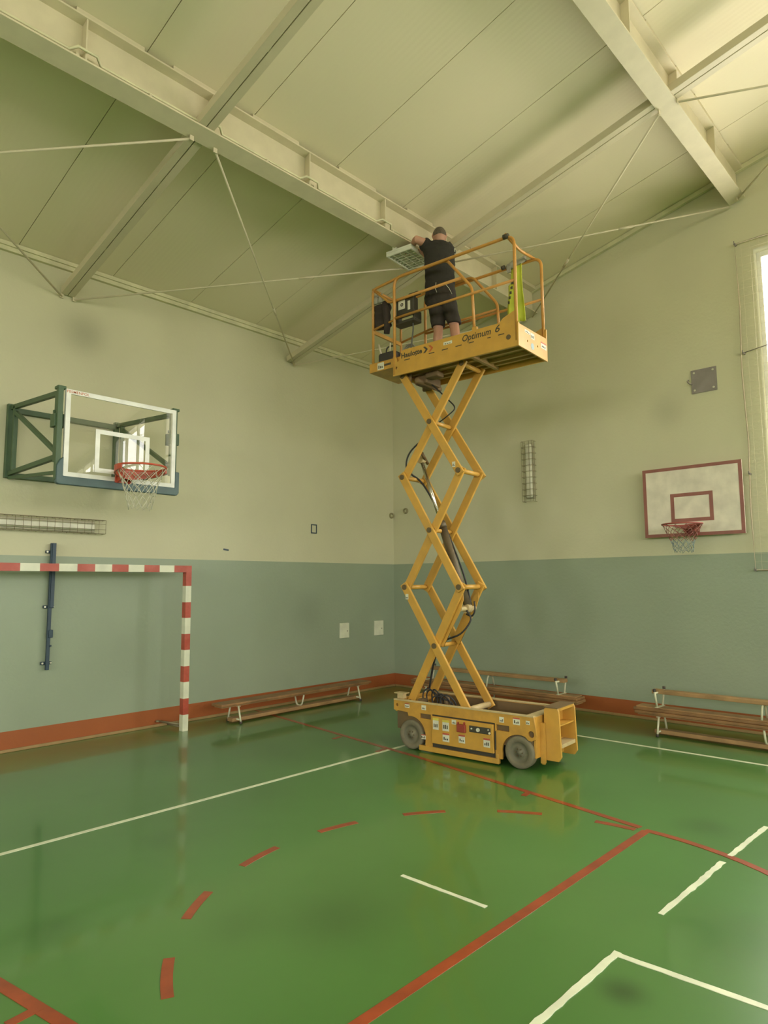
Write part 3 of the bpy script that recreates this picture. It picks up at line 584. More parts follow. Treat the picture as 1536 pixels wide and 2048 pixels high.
# guardrails
r = .0175
def rnd(pts, rad=.09, n=5):
    out = [Vector(pts[0])]
    for a, b, c in zip(pts[:-2], pts[1:-1], pts[2:]):
        a, b, c = Vector(a), Vector(b), Vector(c); k = min(rad, (a-b).length*.45, (c-b).length*.45); p, q = b+(a-b).normalized()*k, b+(c-b).normalized()*k
        for i in range(n+1): t = i/n; out.append(p*(1-t)**2+b*2*t*(1-t)+q*t*t)
    out.append(Vector(pts[-1])); return out
for y, s in ((.012, 1), (.648, -1)):
    obj('guardrail_hoop', MB().tube(rnd([(-.845, y, 4.24), (-.845, y, 5.425), (.748, y, 5.425), (.748, y, 4.28)], .11), r, 10), 'yellow3', lift)
    obj('mid_rail', MB().tube([(-.845, y, 4.928), (.748, y, 4.934)], .015, 8), 'yellow3', lift)
    yi = y+s*.038
    obj('extension_hoop', MB().tube(rnd([(-1.205, yi, 4.46), (-1.205, yi, 5.40), (-.75, yi, 5.445), (-.12, yi, 5.44), (.205, yi, 5.02), (.225, yi, 4.46)], .06), .0165, 10), 'yellow3', lift)
    obj('extension_mid_rail', MB().tube([(-1.205, yi, 4.885), (-.75, yi, 4.95), (.22, yi, 4.953)], .0145, 8), 'yellow3', lift)
    if s > 0: obj('extension_strut', MB().tube(rnd([(-1.195, yi, 5.395), (-.945, yi, 5.165), (.075, yi, 5.172)], .04), .0165, 8), 'yellow3', lift)
obj('end_rail', MB().tube([(-1.205, .05, 5.40), (-1.205, .61, 5.40)], r, 8), 'yellow3', lift); obj('end_rail', MB().box(-1.22, -1.195, .05, .61, 4.84, 4.885), 'yellow', lift)
obj('sliding_gate_bar', MB().tube(rnd([(.66, -.01, 5.45), (.66, .30, 5.40), (.66, .66, 5.44)], .08), .0165, 8), 'yellow3', lift)
obj('gate_clamp', MB().cyl((.63, .0, 5.43), (.69, .0, 5.43), .027, 10), 'ink', lift); obj('rail_end_cap', MB().cyl((.30, .56, 5.40), (.34, .56, 5.405), .024, 10).cyl((.30, .30, 5.43), (.305, .3, 5.43), .002, 4), 'ink', lift)
obj('post_foot', MB().box(.205, .262, .03, .065, 4.45, 4.56), 'yellow2', lift)
# platform control box
cbx = obj('control_box', MB().box(-.875, -.62, .085, .185, 4.985, 5.175), 'panel', lift, bevel=.008)
obj('face_label', MB().box(-.84, -.74, .082, .085, 5.05, 5.16).box(-.70, -.665, .082, .085, 5.02, 5.13), 'label', cbx); obj('symbol', MB().lathe([(.008, 0), (.022, 0)], Tm((-.785, .0815, 5.105), rx=PI/2), 16), 'ink', cbx)
obj('tray', MB().box(-.90, -.59, .06, .21, 4.865, 4.90).box(-.90, -.88, .06, .21, 4.90, 5.0).box(-.61, -.59, .06, .21, 4.90, 5.0), 'panel', cbx, bevel=.006)
obj('joystick', MB().cyl((-.66, .13, 5.17), (-.64, .13, 5.21), .03, 12).box(-.70, -.56, .10, .16, 5.195, 5.225), 'panel', cbx, bevel=.005)
obj('control_cable', MB().tube([(-.66, .13, 4.87), (-.655, .13, 4.80), (-.68, .14, 4.68), (-.70, .14, 4.56), (-.72, .14, 4.46)], .010, 6), 'cable', cbx)
# ------------------------------------------------------------------ things on the platform
def on_lift(name, label, cat, loc, rz=0): return thing(name, label, cat, LW @ Vector(loc), (0, 0, LA+rz))
t = on_lift('work_jacket', 'dark jacket hanging over the left end of the platform rails', 'jacket', (-1.1, .10, 4.90)); jk = MB()
rg = []
for i in range(9):
    z = -.02+.33*i/8; wv = .11+.012*math.sin(i*2.1); rg.append(((.01*math.sin(i*1.3), .012*math.sin(i*2.3), z), (wv*(1.04-.05*(i == 8)), .02, 0), (0, .040-.018*(i == 8), 0)))
jk.loft(rg, 22); j = obj('body', jk, 'jacket', t); j.modifiers.new('s', 'SUBSURF').levels = 1
obj('sleeve', MB().tube([(.06, -.03, .30), (.10, -.05, .18), (.11, -.04, .0), (.09, -.03, -.1)], .035, 10, rs=[.03, .045, .04, .036]), 'jacket', t)
t = on_lift('work_gloves', 'pale work gloves stuffed at the top of the dark jacket', 'gloves', (-1.13, .06, 5.23)); gm = MB()
for k in range(2):
    gm.loft([((-.04+.07*k, 0, -.02), (.03, 0, 0), (0, .02, 0)), ((-.03+.07*k, 0, .03), (.036, 0, 0), (0, .024, 0)), ((-.04+.07*k, .01, .07), (.03, 0, 0), (0, .02, 0))], 12)
    for q in range(4): gm.tube([(-.06+.07*k+.017*q, .0, .06), (-.066+.07*k+.018*q, .0, .085+.008*(q % 2))], .008, 6)
obj('glove', gm, 'glove', t)
t = on_lift('tool_bag', 'dark tool bag standing on the left end of the platform', 'bag', (-1.07, .22, 4.37))
obj('bag_body', MB().box(-.13, .13, -.09, .09, 0, .24), 'bag', t, bevel=.03); obj('handle', MB().tube(rnd([(-.07, 0, .23), (-.06, 0, .33), (.06, 0, .33), (.07, 0, .23)], .05), .009, 8), 'bag', t); obj('tool', MB().cyl((-.09, -.06, .2), (-.13, -.07, .36), .012, 8).cyl((.03, -.05, .2), (.05, -.07, .34), .01, 8), 'steel2', t)
t = on_lift('hose_coil', 'pale coiled cable lying beside the tool bag on the platform', 'cable', (-.80, .24, 4.47)); hc = MB()
for k in range(3): hc.tube([(.10*math.cos(2*PI*i/24)*(1-.08*k), .015*k, .10+.10*math.sin(2*PI*i/24)*(1-.08*k)) for i in range(24)], .009, 6, closed=True)
obj('coil', hc, 'hose', t)
# hi-vis vest hanging on the far rail near the ladder end
t = on_lift('hi_vis_vest', 'bright yellow hi-vis vest hanging on the far rail at the right end', 'vest', (.47, .59, 4.72)); vm = MB()
def cloth_sheet(mb, x0, x1, z0, z1, y, th, ph, nx=14, nz=16, taper=.0):
    vs = []; fs = []
    for sd in (0, 1):
        for i in range(nz+1):
            for k in range(nx+1):
                u, v = k/nx, i/nz; xc = (x0+x1)/2; hw = (x1-x0)/2*(1-taper*v)
                vs.append((xc+hw*(2*u-1), y+.022*math.sin(u*9+ph)*(1-.4*v)+.01*math.sin(v*7+ph)+sd*th, z0+(z1-z0)*v+.015*math.sin(u*4+ph)*(1-v)))
    o = (nx+1)*(nz+1); idx = lambda s, i, k: s*o+i*(nx+1)+k
    for i in range(nz):
        for k in range(nx): fs += [(idx(0, i, k), idx(0, i, k+1), idx(0, i+1, k+1), idx(0, i+1, k)), (idx(1, i, k), idx(1, i+1, k), idx(1, i+1, k+1), idx(1, i, k+1))]
    for i in range(nz): fs += [(idx(0, i, 0), idx(0, i+1, 0), idx(1, i+1, 0), idx(1, i, 0)), (idx(0, i, nx), idx(1, i, nx), idx(1, i+1, nx), idx(0, i+1, nx))]
    for k in range(nx): fs += [(idx(0, 0, k), idx(1, 0, k), idx(1, 0, k+1), idx(0, 0, k+1)), (idx(0, nz, k), idx(0, nz, k+1), idx(1, nz, k+1), idx(1, nz, k))]
    mb.smooth = True; mb.add(vs, fs); mb.smooth = False
cloth_sheet(vm, -.10, .09, .02, .72, 0, .012, .6, taper=.35); cloth_sheet(vm, -.12, .04, -.02, .45, -.035, .010, 2.2, taper=.3); obj('fabric', vm, 'hivis', t)
lt = MB()
for q in range(5): lt.box(-.085+.012*q, -.065+.014*q, -.064, -.058, .22+.055*q, .25+.055*q)
obj('print', lt, 'ink', t); rf = MB(); cloth_sheet(rf, -.115, .035, .06, .085, -.052, .004, 2.2, nz=2); obj('reflective_band', rf, 'hivis', t)
t = on_lift('gloves_on_rail', 'grey gloves clipped on the far rail above the yellow vest', 'gloves', (.47, .60, 5.43)); gm = MB()
gm.loft([((-.12, 0, -.03), (0, .03, 0), (0, 0, .035)), ((-.04, -.01, -.01), (0, .04, 0), (0, 0, .045)), ((.03, 0, 0), (0, .035, 0), (0, 0, .03)), ((.11, 0, .02), (0, .03, 0), (0, 0, .03))], 12)
for q in range(4): gm.tube([(-.10+.012*q, -.03, 0), (-.10+.012*q, -.04, -.08-.01*(q % 2)), (-.095+.012*q, -.04, -.11)], .007, 6)
obj('glove', gm, 'glove', t)
# lamp fitting held by the worker
t = on_lift('sports_light_fitting', 'white caged square light fitting held up by the man at the girder', 'light fitting', (-.885, .385, 5.825), math.radians(3)); t.rotation_euler.x = math.radians(2)
lw = MB(); X0, X1, Y0, Y1 = -.185, .185, -.245, .245
lw.box(X0, X1, Y0, Y1, .03, .055); lw.box(X0, X1, Y0, Y0+.022, -.01, .03).box(X0, X1, Y1-.022, Y1, -.01, .03).box(X0, X0+.022, Y0+.022, Y1-.022, -.01, .03).box(X1-.022, X1, Y0+.022, Y1-.022, -.01, .03)
obj('housing', lw, 'lampw', t, bevel=.004); lv = MB()
for i in range(1, 8): y = Y0+(Y1-Y0)*i/8; lv.box(X0+.022, X1-.022, y-.003, y+.003, -.006, .028)
for i in range(1, 4): x = X0+(X1-X0)*i/4; lv.box(x-.003, x+.003, Y0+.022, Y1-.022, -.009, -.0062)
obj('louvre', lv, 'lampw', t); lt = MB()
for i in range(1, 5): x = X0+(X1-X0)*(i-.5)/4; lt.cyl((x, Y0+.03, .02), (x, Y1-.03, .02), .009, 8)
obj('lamp_tube', lt, 'led', t); obj('hanging_bracket', MB().box(-.12, -.06, -.20, -.17, .055, .13).box(-.13, -.04, -.21, -.16, .125, .135).box(-.12, -.06, .12, .15, .055, .13), 'lampw', t)
# ------------------------------------------------------------------ the worker
P = on_lift('person', 'person in black T-shirt and dark shorts, back to us, lifting a light fitting', 'person', (-.34, .40, 4.33)); B0 = Vector((-.34, .40, 4.33))
def q_(x, y, z): return Vector((x, y, z))-B0
ang = math.radians(50)                    # the shoulder line, left to right
rt = Vector((math.cos(ang), math.sin(ang), 0)); fw = Vector((-math.sin(ang), math.cos(ang), 0))
rh = Vector((.93, .36, 0)).normalized(); fh = Vector((-.36, .93, 0)).normalized()
def ring(c, a, b, r_=rt, f_=fw): return (c, r_*a, f_*b)
pel, wai, che, shc, nek, hdc = q_(-.412, .36, 5.20), q_(-.425, .36, 5.40), q_(-.430, .37, 5.64), q_(-.440, .385, 5.83), q_(-.445, .395, 5.90), q_(-.455, .415, 5.985)
def limb(mb, pts, rs, n=14):
    pts = [Vector(p) for p in pts]; out = []; R2 = []
    for i in range(len(pts)-1):
        for k in range(5): t_ = k/5; out.append(pts[i].lerp(pts[i+1], t_)); R2.append(rs[i]*(1-t_)+rs[i+1]*t_)
    out.append(pts[-1]); R2.append(rs[-1]); mb.tube(out, .01, n, rs=R2)
Lsh, Rsh = q_(-.545, .29, 5.865), q_(-.340, .520, 5.855)
Lel, Rel = q_(-.605, .14, 5.89), q_(-.615, .47, 5.775); Lwr, Rwr = q_(-.735, .25, 5.905), q_(-.69, .345, 5.862)
Lhip, Rhip = q_(-.475, .345, 5.13), q_(-.335, .385, 5.13)
Lkn, Rkn = q_(-.455, .36, 4.80), q_(-.255, .40, 4.80); Lan, Ran = q_(-.435, .30, 4.42), q_(-.185, .36, 4.42)
bm_ = MB(); bm_.smooth = True
bm_.loft([ring(pel-Vector((0, 0, .10)), .12, .09, rh, fh), ring(pel, .165, .115, rh, fh), ring(wai, .15, .105), ring(che, .170, .115), ring(shc, .19, .10), ring(nek-Vector((0, 0, .03)), .10, .07), ring(nek, .062, .06), ring(hdc-Vector((0, 0, .06)), .06, .062)], 24)
hd = [(-.105, .045, .055, .02), (-.085, .06, .075, .01), (-.04, .072, .090, .0), (.0, .077, .098, -.002), (.04, .075, .094, -.005), (.075, .055, .070, -.008), (.095, .02, .03, -.01)]
hr, hf = Vector((.80, .60, 0)), Vector((-.60, .80, 0)); hf2 = (hf+Vector((0, 0, -.25))).normalized(); hu = hr.cross(hf2)
def H_(a, b, c): return hdc+hr*a+hf2*b+hu*c
bm_.loft([(H_(0, .012 if z < -.05 else 0, z), hr*a*1.08, hf2*b*1.04) for z, a, b, dy in hd], 24)
bm_.loft([(H_(0, .085, .005), hr*.010, hf2*.012), (H_(0, .105, -.02), hr*.016, hf2*.016), (H_(0, .09, -.035), hr*.012, hf2*.012)], 10)          # nose
bm_.loft([(H_(0, .085, -.062), hr*.025, hf2*.012), (H_(0, .088, -.070), hr*.022, hf2*.010)], 10)                                                    # mouth
for s in (-1, 1): bm_.loft([(H_(s*.074, -.005, -.03), hr*.010, hf2*.014), (H_(s*.084, -.012, .0), hr*.010, hf2*.020), (H_(s*.078, -.012, .03), hr*.008, hf2*.014)], 10)
limb(bm_, [Lsh, Lel, Lwr], [.056, .046, .031]); limb(bm_, [Rsh, Rel, Rwr], [.056, .046, .031])
for hp, kn, an in ((Lhip, Lkn, Lan), (Rhip, Rkn, Ran)):
    cf = kn.lerp(an, .35)+Vector((.01, -.02, 0)); limb(bm_, [hp, kn, cf, an, an-Vector((0, 0, .06))], [.088, .056, .056, .034, .036])
def hand(mb, wr, d, palm_n, side):
    d = Vector(d).normalized(); n_ = Vector(palm_n); n_ = (n_-d*n_.dot(d)).normalized(); s_ = d.cross(n_)*side
    mb.loft([(wr-d*.01, s_*.026, n_*.020), (wr+d*.03, s_*.036, n_*.017), (wr+d*.08, s_*.040, n_*.014), (wr+d*.095, s_*.036, n_*.011)], 14)
    for k, ln in enumerate((.066, .076, .070, .056)):
        b0 = wr+d*.085+s_*(.028-.0187*k); mb.tube([b0, b0+d*ln*.40+n_*.006, b0+d*ln*.62+n_*.028, b0+d*ln*.55+n_*.052], .008, 8, rs=[.0095, .009, .0082, .007])
    tb = wr+d*.025+s_*.028; mb.tube([tb, tb+s_*.026+d*.022+n_*.008, tb+s_*.030+d*.046+n_*.026], .01, 8, rs=[.013, .011, .009])
hand(bm_, Lwr, (-.85, .2, -.25), (.1, .1, -1), 1); hand(bm_, Rwr, (-.75, -.45, .15), (.1, -.2, 1), 1)
bd = obj('body', bm_, 'skin', P); subdiv_remesh(bd, .0058, 2)
ey = MB()
for s in (-1, 1): ey.loft([(H_(s*.030, .088, .002), hr*.011, hu*.005), (H_(s*.030, .096, .002), hr*.010, hu*.0045)], 8)
obj('eye', ey, 'ink', P)
hm = MB(); hm.loft([(H_(0, -.022, -.045), hr*.066, hf2*.068), (H_(0, -.016, -.01), hr*.080, hf2*.088), (H_(0, -.012, .035), hr*.080, hf2*.092), (H_(0, -.012, .07), hr*.064, hf2*.078), (H_(0, -.010, .095), hr*.036, hf2*.045), (H_(0, -.01, .105), hr*.008, hf2*.01)], 26); obj('hair', hm, 'hair', P)
sh = MB(); sh.smooth = True
wr_ = lambda i: 1+.03*math.sin(i*2.4)
rings = [(-.30+.0, .185, .135), (-.24, .188, .14), (-.17, .186, .140), (-.10, .180, .136), (-.02, .176, .132), (.06, .178, .130), (.16, .186, .132), (.26, .195, .132), (.34, .203, .125), (.40, .192, .105), (.435, .15, .085), (.465, .09, .072)]
base = q_(-.425, .365, 5.43)
for_ring = []
for i, (z, a, b) in enumerate(rings):
    k = min(1, max(0, (z+.25)/.4)); r2 = rh.lerp(rt, k).normalized(); f2 = fh.lerp(fw, k).normalized()
    c = base+Vector((-.02*max(0, z), .04*max(0, z), z)); for_ring.append((c, r2*a*wr_(i), f2*b*wr_(i+1)))
sh.loft(for_ring, 28)
limb(sh, [Lsh-rt*.02-Vector((0, 0, .01)), Lsh.lerp(Lel, .42)], [.082, .068]); limb(sh, [Rsh+rt*.0-Vector((0, 0, .01)), Rsh.lerp(Rel, .62)], [.082, .066])
so = obj('t_shirt', sh, 'shirt', P); subdiv_remesh(so, .011, 3)
tx = bpy.data.textures.new('folds', 'CLOUDS'); tx.noise_scale = .11
for o_ in (so,):
    d_ = o_.modifiers.new('folds', 'DISPLACE'); d_.texture = tx; d_.strength = .022; d_.mid_level = .5
st = MB(); st.smooth = True
st.loft([ring(pel+Vector((0, 0, .12)), .172, .122, rh, fh), ring(pel+Vector((0, 0, .03)), .180, .130, rh, fh), ring(pel-Vector((0, 0, .07)), .180, .130, rh, fh), ring(pel-Vector((0, 0, .13)), .165, .115, rh, fh)], 26)
for hp, kn in ((Lhip, Lkn), (Rhip, Rkn)):
    e = kn+Vector((0, 0, .03)); m_ = hp.lerp(e, .5); st.loft([(hp+Vector((0, 0, .03)), rh*.098, fh*.108), (m_, rh*.090, fh*.098), (e+Vector((0, 0, .02)), rh*.084, fh*.092), (e, rh*.084, fh*.092)], 22)
so2 = obj('shorts', st, 'shorts', P); subdiv_remesh(so2, .011, 3); d_ = so2.modifiers.new('folds', 'DISPLACE'); d_.texture = tx; d_.strength = .016; d_.mid_level = .5
for an, s in ((Lan, 1), (Ran, 1)):
    fo = MB(); fo.smooth = True; c = an-Vector((0, 0, .09)); f = Vector((-.3, .95, 0)).normalized(); rr_ = Vector((.95, .3, 0))
    fo.loft([(c-f*.07+Vector((0, 0, .035)), rr_*.030, Vector((0, 0, .03))), (c-f*.05+Vector((0, 0, .045)), rr_*.040, Vector((0, 0, .045))), (c+f*.02+Vector((0, 0, .042)), rr_*.045, Vector((0, 0, .042))), (c+f*.12+Vector((0, 0, .028)), rr_*.046, Vector((0, 0, .028))), (c+f*.18+Vector((0, 0, .020)), rr_*.034, Vector((0, 0, .019)))], 16)
    obj('shoe', fo, 'shoe', P)
lg = MB()                               # light print wrapping the right shoulder blade and side of the shirt
def surf(z, th, off=.006):
    i = max(k for k in range(len(for_ring)) if rings[k][0] <= z); i = min(i, len(rings)-2); t_ = (z-rings[i][0])/(rings[i+1][0]-rings[i][0])
    c = for_ring[i][0].lerp(for_ring[i+1][0], t_); a = for_ring[i][1].lerp(for_ring[i+1][1], t_); b = for_ring[i][2].lerp(for_ring[i+1][2], t_)
    v = a*math.cos(th)+b*math.sin(th); return c+v+v.normalized()*off
for z, th, r0 in [(.335, -.62, .022), (.28, -.50, .018), (.18, -.36, .016), (.14, -.28, .014)]:
    lg.tube([surf(z, th)+Vector((0, 0, r0*math.sin(a)))+(surf(z, th+.1)-surf(z, th)).normalized()*r0*math.cos(a) for a in [i*PI/5 for i in range(8)]], .0035, 6)
obj('shirt_print', lg, 'boxw', P)
cd = MB(); cd.tube([surf(-.13, -1.3, .02), surf(-.16, -1.15, .03), surf(-.20, -.95, .03), surf(-.26, -.7, .02)], .003, 5); cd.tube([surf(-.12, -1.75, .02), surf(-.20, -1.7, .025), surf(-.24, -1.6, .02)], .003, 5)
obj('belt_cord', cd, 'boxw', P)
# ------------------------------------------------------------------ futsal goal against the left wall
G = thing('sports_goal', 'red and white striped goal frame standing against the left wall', 'goal', (-4.43, -.47, 0))
zs = [0, .197, .394, .596, .789, .990, 1.187, 1.387, 1.582, 1.787, 1.958]
def gb(x0, x1, y0, y1, z0, z1): return MB().box(x0+4.43, x1+4.43, y0+.47, y1+.47, z0, z1)
for sx in (-4.43, -7.47):
    for i in range(10):
        o = obj('post_stripe', gb(sx-.038, sx+.038, -.51, -.43, zs[i], zs[i+1]), 'goalwhite' if i % 2 == 0 else 'goalred', G)
xs = [-4.392, -4.635]+[-4.635-.1985*k for k in range(1, 14)]+[-7.508]
for i in range(len(xs)-1): obj('crossbar_stripe', gb(xs[i+1], xs[i], -.51, -.43, 1.958, 2.042), 'goalred' if i % 2 == 0 else 'goalwhite', G)
obj('wall_stay', MB().cyl((-.02, .04, .075), (-.11, .43, .075), .014, 8).cyl((-.02, .04, .045), (-.05, .30, .045), .010, 8), 'cage', G)
obj('wall_stay', MB().cyl((-3.04, .04, .075), (-3.10, .43, .075), .014, 8), 'cage', G)
obj('stay_bracket', MB().lathe([(.012, -.01), (.028, -.01), (.028, .01), (.012, .01), (.012, -.01)], Tm((-.11, .43, .075)), 14), 'cage', G)
# ------------------------------------------------------------------ glass backboard on a green wall frame
HB = Vector((-5.82, 0, 3.3)); hp = thing('glass_basketball_hoop', 'glass backboard with blue-grey padding on a green folding wall frame', 'basketball hoop', HB)
def b_(a, b, w_=.05, h_=.05): return (Vector(a)-HB, Vector(b)-HB, w_, h_)
def fr(name, segs, m='green', par=hp, bev=.004):
    mb = MB()
    for s in segs: mb.bar(*b_(*s))
    return obj(name, mb, m, par, bevel=bev)
for x, s in ((-6.43, 1), (-5.20, -1)):
    fr('wall_upright', [((x-.02, -.03, 3.0), (x-.02, -.03, 3.84), .06, .055)]); fr('inner_upright', [((x+.0, -.16, 3.06), (x+.0, -.16, 3.80), .045, .045)])
    fr('top_arm', [((x, -.06, 3.80), (x, -1.40, 3.70), .045, .05)]); fr('bottom_arm', [((x, -.06, 3.05), (x, -1.38, 3.06), .045, .05)])
    fr('diagonal_brace', [((x, -.14, 3.74), (x, -1.36, 3.11), .04, .045)]); fr('front_upright', [((x-.02, -1.41, 3.0), (x-.02, -1.41, 3.70), .05, .05)])
    fr('board_post', [((x-.03, -1.475, 2.82), (x-.03, -1.475, 3.745), .045, .05)]); fr('post_cap', [((x-.06, -1.45, 3.735), (x+.02, -1.45, 3.735), .09, .03)])
    fr('hinge_box', [((x-.07, -1.41, 3.41), (x+.04, -1.41, 3.41), .11, .13), ((x-.06, -1.40, 3.50), (x+.03, -1.40, 3.50), .03, .03)])
    fr('lower_arm', [((x, -.05, 3.0), (x, -1.44, 2.90), .03, .035)])
fr('wall_rail', [((-6.43, -.035, 3.775), (-5.20, -.035, 3.775), .05, .06)]); fr('wall_rail', [((-6.43, -.035, 3.03), (-5.20, -.035, 3.03), .05, .06)])
fr('back_rail', [((-6.40, -1.46, 2.86), (-5.22, -1.46, 2.86), .04, .05)])
Y0 = -1.505
obj('glass_panel', MB().box(-6.413-HB.x, -5.228-HB.x, Y0, Y0+.010, 2.857-3.3, 3.722-3.3), 'glass', hp)
def frame_rect(x0, x1, z0, z1, wd, y0, y1):
    q = lambda a, b, c, d: (a-HB.x, b-HB.x, y0, y1, c-3.3, d-3.3)
    return MB().box(*q(x0, x1, z1-wd, z1)).box(*q(x0, x1, z0, z0+wd)).box(*q(x0, x0+wd, z0+wd, z1-wd)).box(*q(x1-wd, x1, z0+wd, z1-wd))
obj('white_border', frame_rect(-6.414, -5.227, 2.856, 3.723, .045, Y0-.004, Y0-.0005), 'boardwhite', hp); obj('rear_frame', frame_rect(-6.414, -5.227, 2.856, 3.723, .040, Y0+.011, Y0+.03), 'boardwhite', hp)
obj('target_square', frame_rect(-6.111, -5.532, 2.930, 3.370, .045, Y0-.003, Y0-.0005), 'boardwhite', hp)
pd = [(-6.475, 2.79), (-6.455, 2.775), (-5.20, 2.775), (-5.178, 2.80), (-5.178, 3.035), (-5.226, 3.035), (-5.226, 2.858), (-6.414, 2.858), (-6.414, 3.045), (-6.45, 3.01), (-6.475, 2.96)]
plate('edge_pad', [(x-HB.x, z-3.3) for x, z in pd], [], Y0-.012, Y0+.045, 'pad', hp, bevel=.008)
T = Matrix(((1, 0, 0, 0), (0, 0, -1, Y0-.0045), (0, 1, 0, 0), (0, 0, 0, 1)))
text('lettering', 'PESMENPOL', -6.408-HB.x, -6.19-HB.x, 3.688-3.3, .028, T, 'inkred', hp, 0, .004)
def hoop(par, c, d, R0, m, band, netm, drop, bottom, seed, nloops=12, low=None):
    """ring centred at c (local), d = unit vector from ring towards the board"""
    rr = random.Random(seed); c = Vector(c); d = Vector(d); mb = MB()
    mb.tube([c+Vector((R0*math.cos(2*PI*i/36), R0*math.sin(2*PI*i/36), 0)) for i in range(36)], .010, 8, closed=True)
    ri = obj('rim', mb, m, par)
    bn = MB(); a0 = math.atan2(d.y, d.x); span = 1.85 if band else .7; vs = []; n = 16
    for i in range(n+1):
        a = a0-span+2*span*i/n; dep = (.10 if band else .045)*(1-.55*abs(2*i/n-1))
        for r1 in (R0-.004, R0+.012):
            for z in (0.004, -dep): vs.append(c+Vector((r1*math.cos(a), r1*math.sin(a), z)))
    fs = []
    for i in range(n):
        k = i*4; fs += [(k, k+1, k+5, k+4), (k+2, k+6, k+7, k+3), (k, k+4, k+6, k+2), (k+1, k+3, k+7, k+5)]
    fs += [(0, 2, 3, 1), (n*4, n*4+1, n*4+3, n*4+2)]; bn.add(vs, fs); obj('rim_band', bn, m, ri)
    q = c+d*(R0+.012); e = c+d*(R0+.15); sd = Vector((-d.y, d.x, 0))
    obj('rim_bracket', MB().bar(q-Vector((0, 0, .02)), e-Vector((0, 0, .02)), .16, .035).bar(e-d*.012+Vector((0, 0, .03)), e-d*.012-Vector((0, 0, .12)), .17, .02, up=d).bar(q+sd*.06-Vector((0, 0, .05)), e+sd*.06-Vector((0, 0, .10)), .014, .05).bar(q-sd*.06-Vector((0, 0, .05)), e-sd*.06-Vector((0, 0, .10)), .014, .05), m, ri)
    rows = 7; pts = {}
    def P_(i, k):
        t_ = i/rows; Rn = (R0-.004)*(1-t_)+bottom*t_ - .03*math.sin(PI*t_)*.6; a = 2*PI*(k+(.5 if i % 2 else 0))/nloops
        j = .004+.010*t_; v = pts.setdefault((i, k % nloops), Vector((rr.uniform(-j, j), rr.uniform(-j, j), rr.uniform(-j, j))*1))
        return c+Vector((Rn*math.cos(a), Rn*math.sin(a), -.012-drop*t_))+v
    hi, lo = MB(), MB()
    for i in range(rows):
        tgt = lo if (low and i >= rows-3) else hi
        for k in range(nloops):
            p = P_(i, k)
            for k2 in ((k, k-1) if i % 2 == 0 else (k, k+1)): tgt.tube([p, P_(i+1, k2)], .0032, 4)
    obj('net', hi, netm, par)
    if low: obj('net_lower', lo, low, par)
    hk = MB()
    for k in range(nloops): p = P_(0, k); hk.tube([p+Vector((0, 0, .012)), p+Vector((0, 0, -.01)), p+Vector((.006, 0, -.016))], .003, 4)
    obj('net_hook', hk, netm, ri)
hoop(hp, (-5.82-HB.x, -1.905, 2.965-3.3), (0, 1, 0), .238, 'rim', True, 'net', .40, .115, 3)
# ------------------------------------------------------------------ small white backboard on the right wall
HR = Vector((-.13, -5.233, 2.83)); hr2 = thing('wooden_basketball_hoop', 'small white backboard with faded maroon border on the right wall', 'basketball hoop', HR)
obj('board', MB().box(0, .02, -.607, .607, -.455, .448), 'panelw', hr2, bevel=.004)
def yz_rect(y0, y1, z0, z1, wd): return MB().box(-.0025, -.0002, y0, y1, z1-wd, z1).box(-.0025, -.0002, y0, y1, z0, z0+wd).box(-.0025, -.0002, y0, y0+wd, z0+wd, z1-wd).box(-.0025, -.0002, y1-wd, y1, z0+wd, z1-wd)
obj('maroon_border', yz_rect(-.607, .607, -.455, .448, .042), 'panelred', hr2); obj('target_square', yz_rect(-.259, .259, -.272, .098, .045), 'panelred', hr2)
obj('wall_batten', MB().box(.02, .128, -.45, -.38, -.40, .40), 'wood', hr2); obj('wall_batten', MB().box(.02, .128, .38, .45, -.40, .40), 'wood', hr2)
hoop(hr2, (-.37, .003, 2.500-2.83), (1, 0, 0), .228, 'rimdark', False, 'panelred', .33, .105, 9, low='netblue')
# ------------------------------------------------------------------ gymnastic benches
BH = .27
def bench(label, group):
    t = thing('gym_bench', label, 'bench', (0, 0, 0), group=group)
    obj('seat', MB().box(-1.40, 1.40, -.118, .118, BH-.034, BH), 'wood', t, bevel=.008); obj('seat_batten', MB().box(-1.37, 1.37, -.085, .085, BH-.050, BH-.034), 'wood2', t)
    for x in (-1.12, 1.12):
        leg = MB(); leg.tube([(x, -.145, .016), (x, -.085, BH-.05)], .0125, 8).tube([(x, .145, .016), (x, .085, BH-.05)], .0125, 8).tube([(x, -.135, .05), (x, .135, .05)], .011, 8).box(x-.02, x+.02, -.11, .11, BH-.056, BH-.050)
        lo = obj('end_leg', leg, 'leg', t)
        obj('rubber_foot', MB().cyl((x, -.146, 0), (x, -.144, .03), .018, 10).cyl((x, .146, 0), (x, .144, .03), .018, 10), 'rubber', lo)
    obj('middle_support', MB().tube(rnd([(0, -.10, BH-.05), (0, -.055, .07), (0, .055, .07), (0, .10, BH-.05)], .05), .012, 8), 'leg', t)
    obj('balance_beam', MB().box(-1.19, 1.19, -.058, .058, .020, .066), 'wood2', t, bevel=.006)
    return t
b0 = bench('wooden gym bench standing alone along the left wall', 'gym benches along the walls'); b0.location = (-2.60, -.50, 0); b0.rotation_euler = (0, 0, .02)
dup(b0, (-.72, -2.52, 0), (0, 0, PI/2+.015), 'upright wooden gym bench partly hidden behind the lift, by the right wall')
dup(b0, (-.70, -2.50, 2*BH), (PI, 0, PI/2+.015), 'upside-down wooden gym bench stacked on the bench behind the lift')
dup(b0, (-.78, -6.09, 0), (0, 0, PI/2-.01), 'upright wooden gym bench at the right edge, under the small backboard')
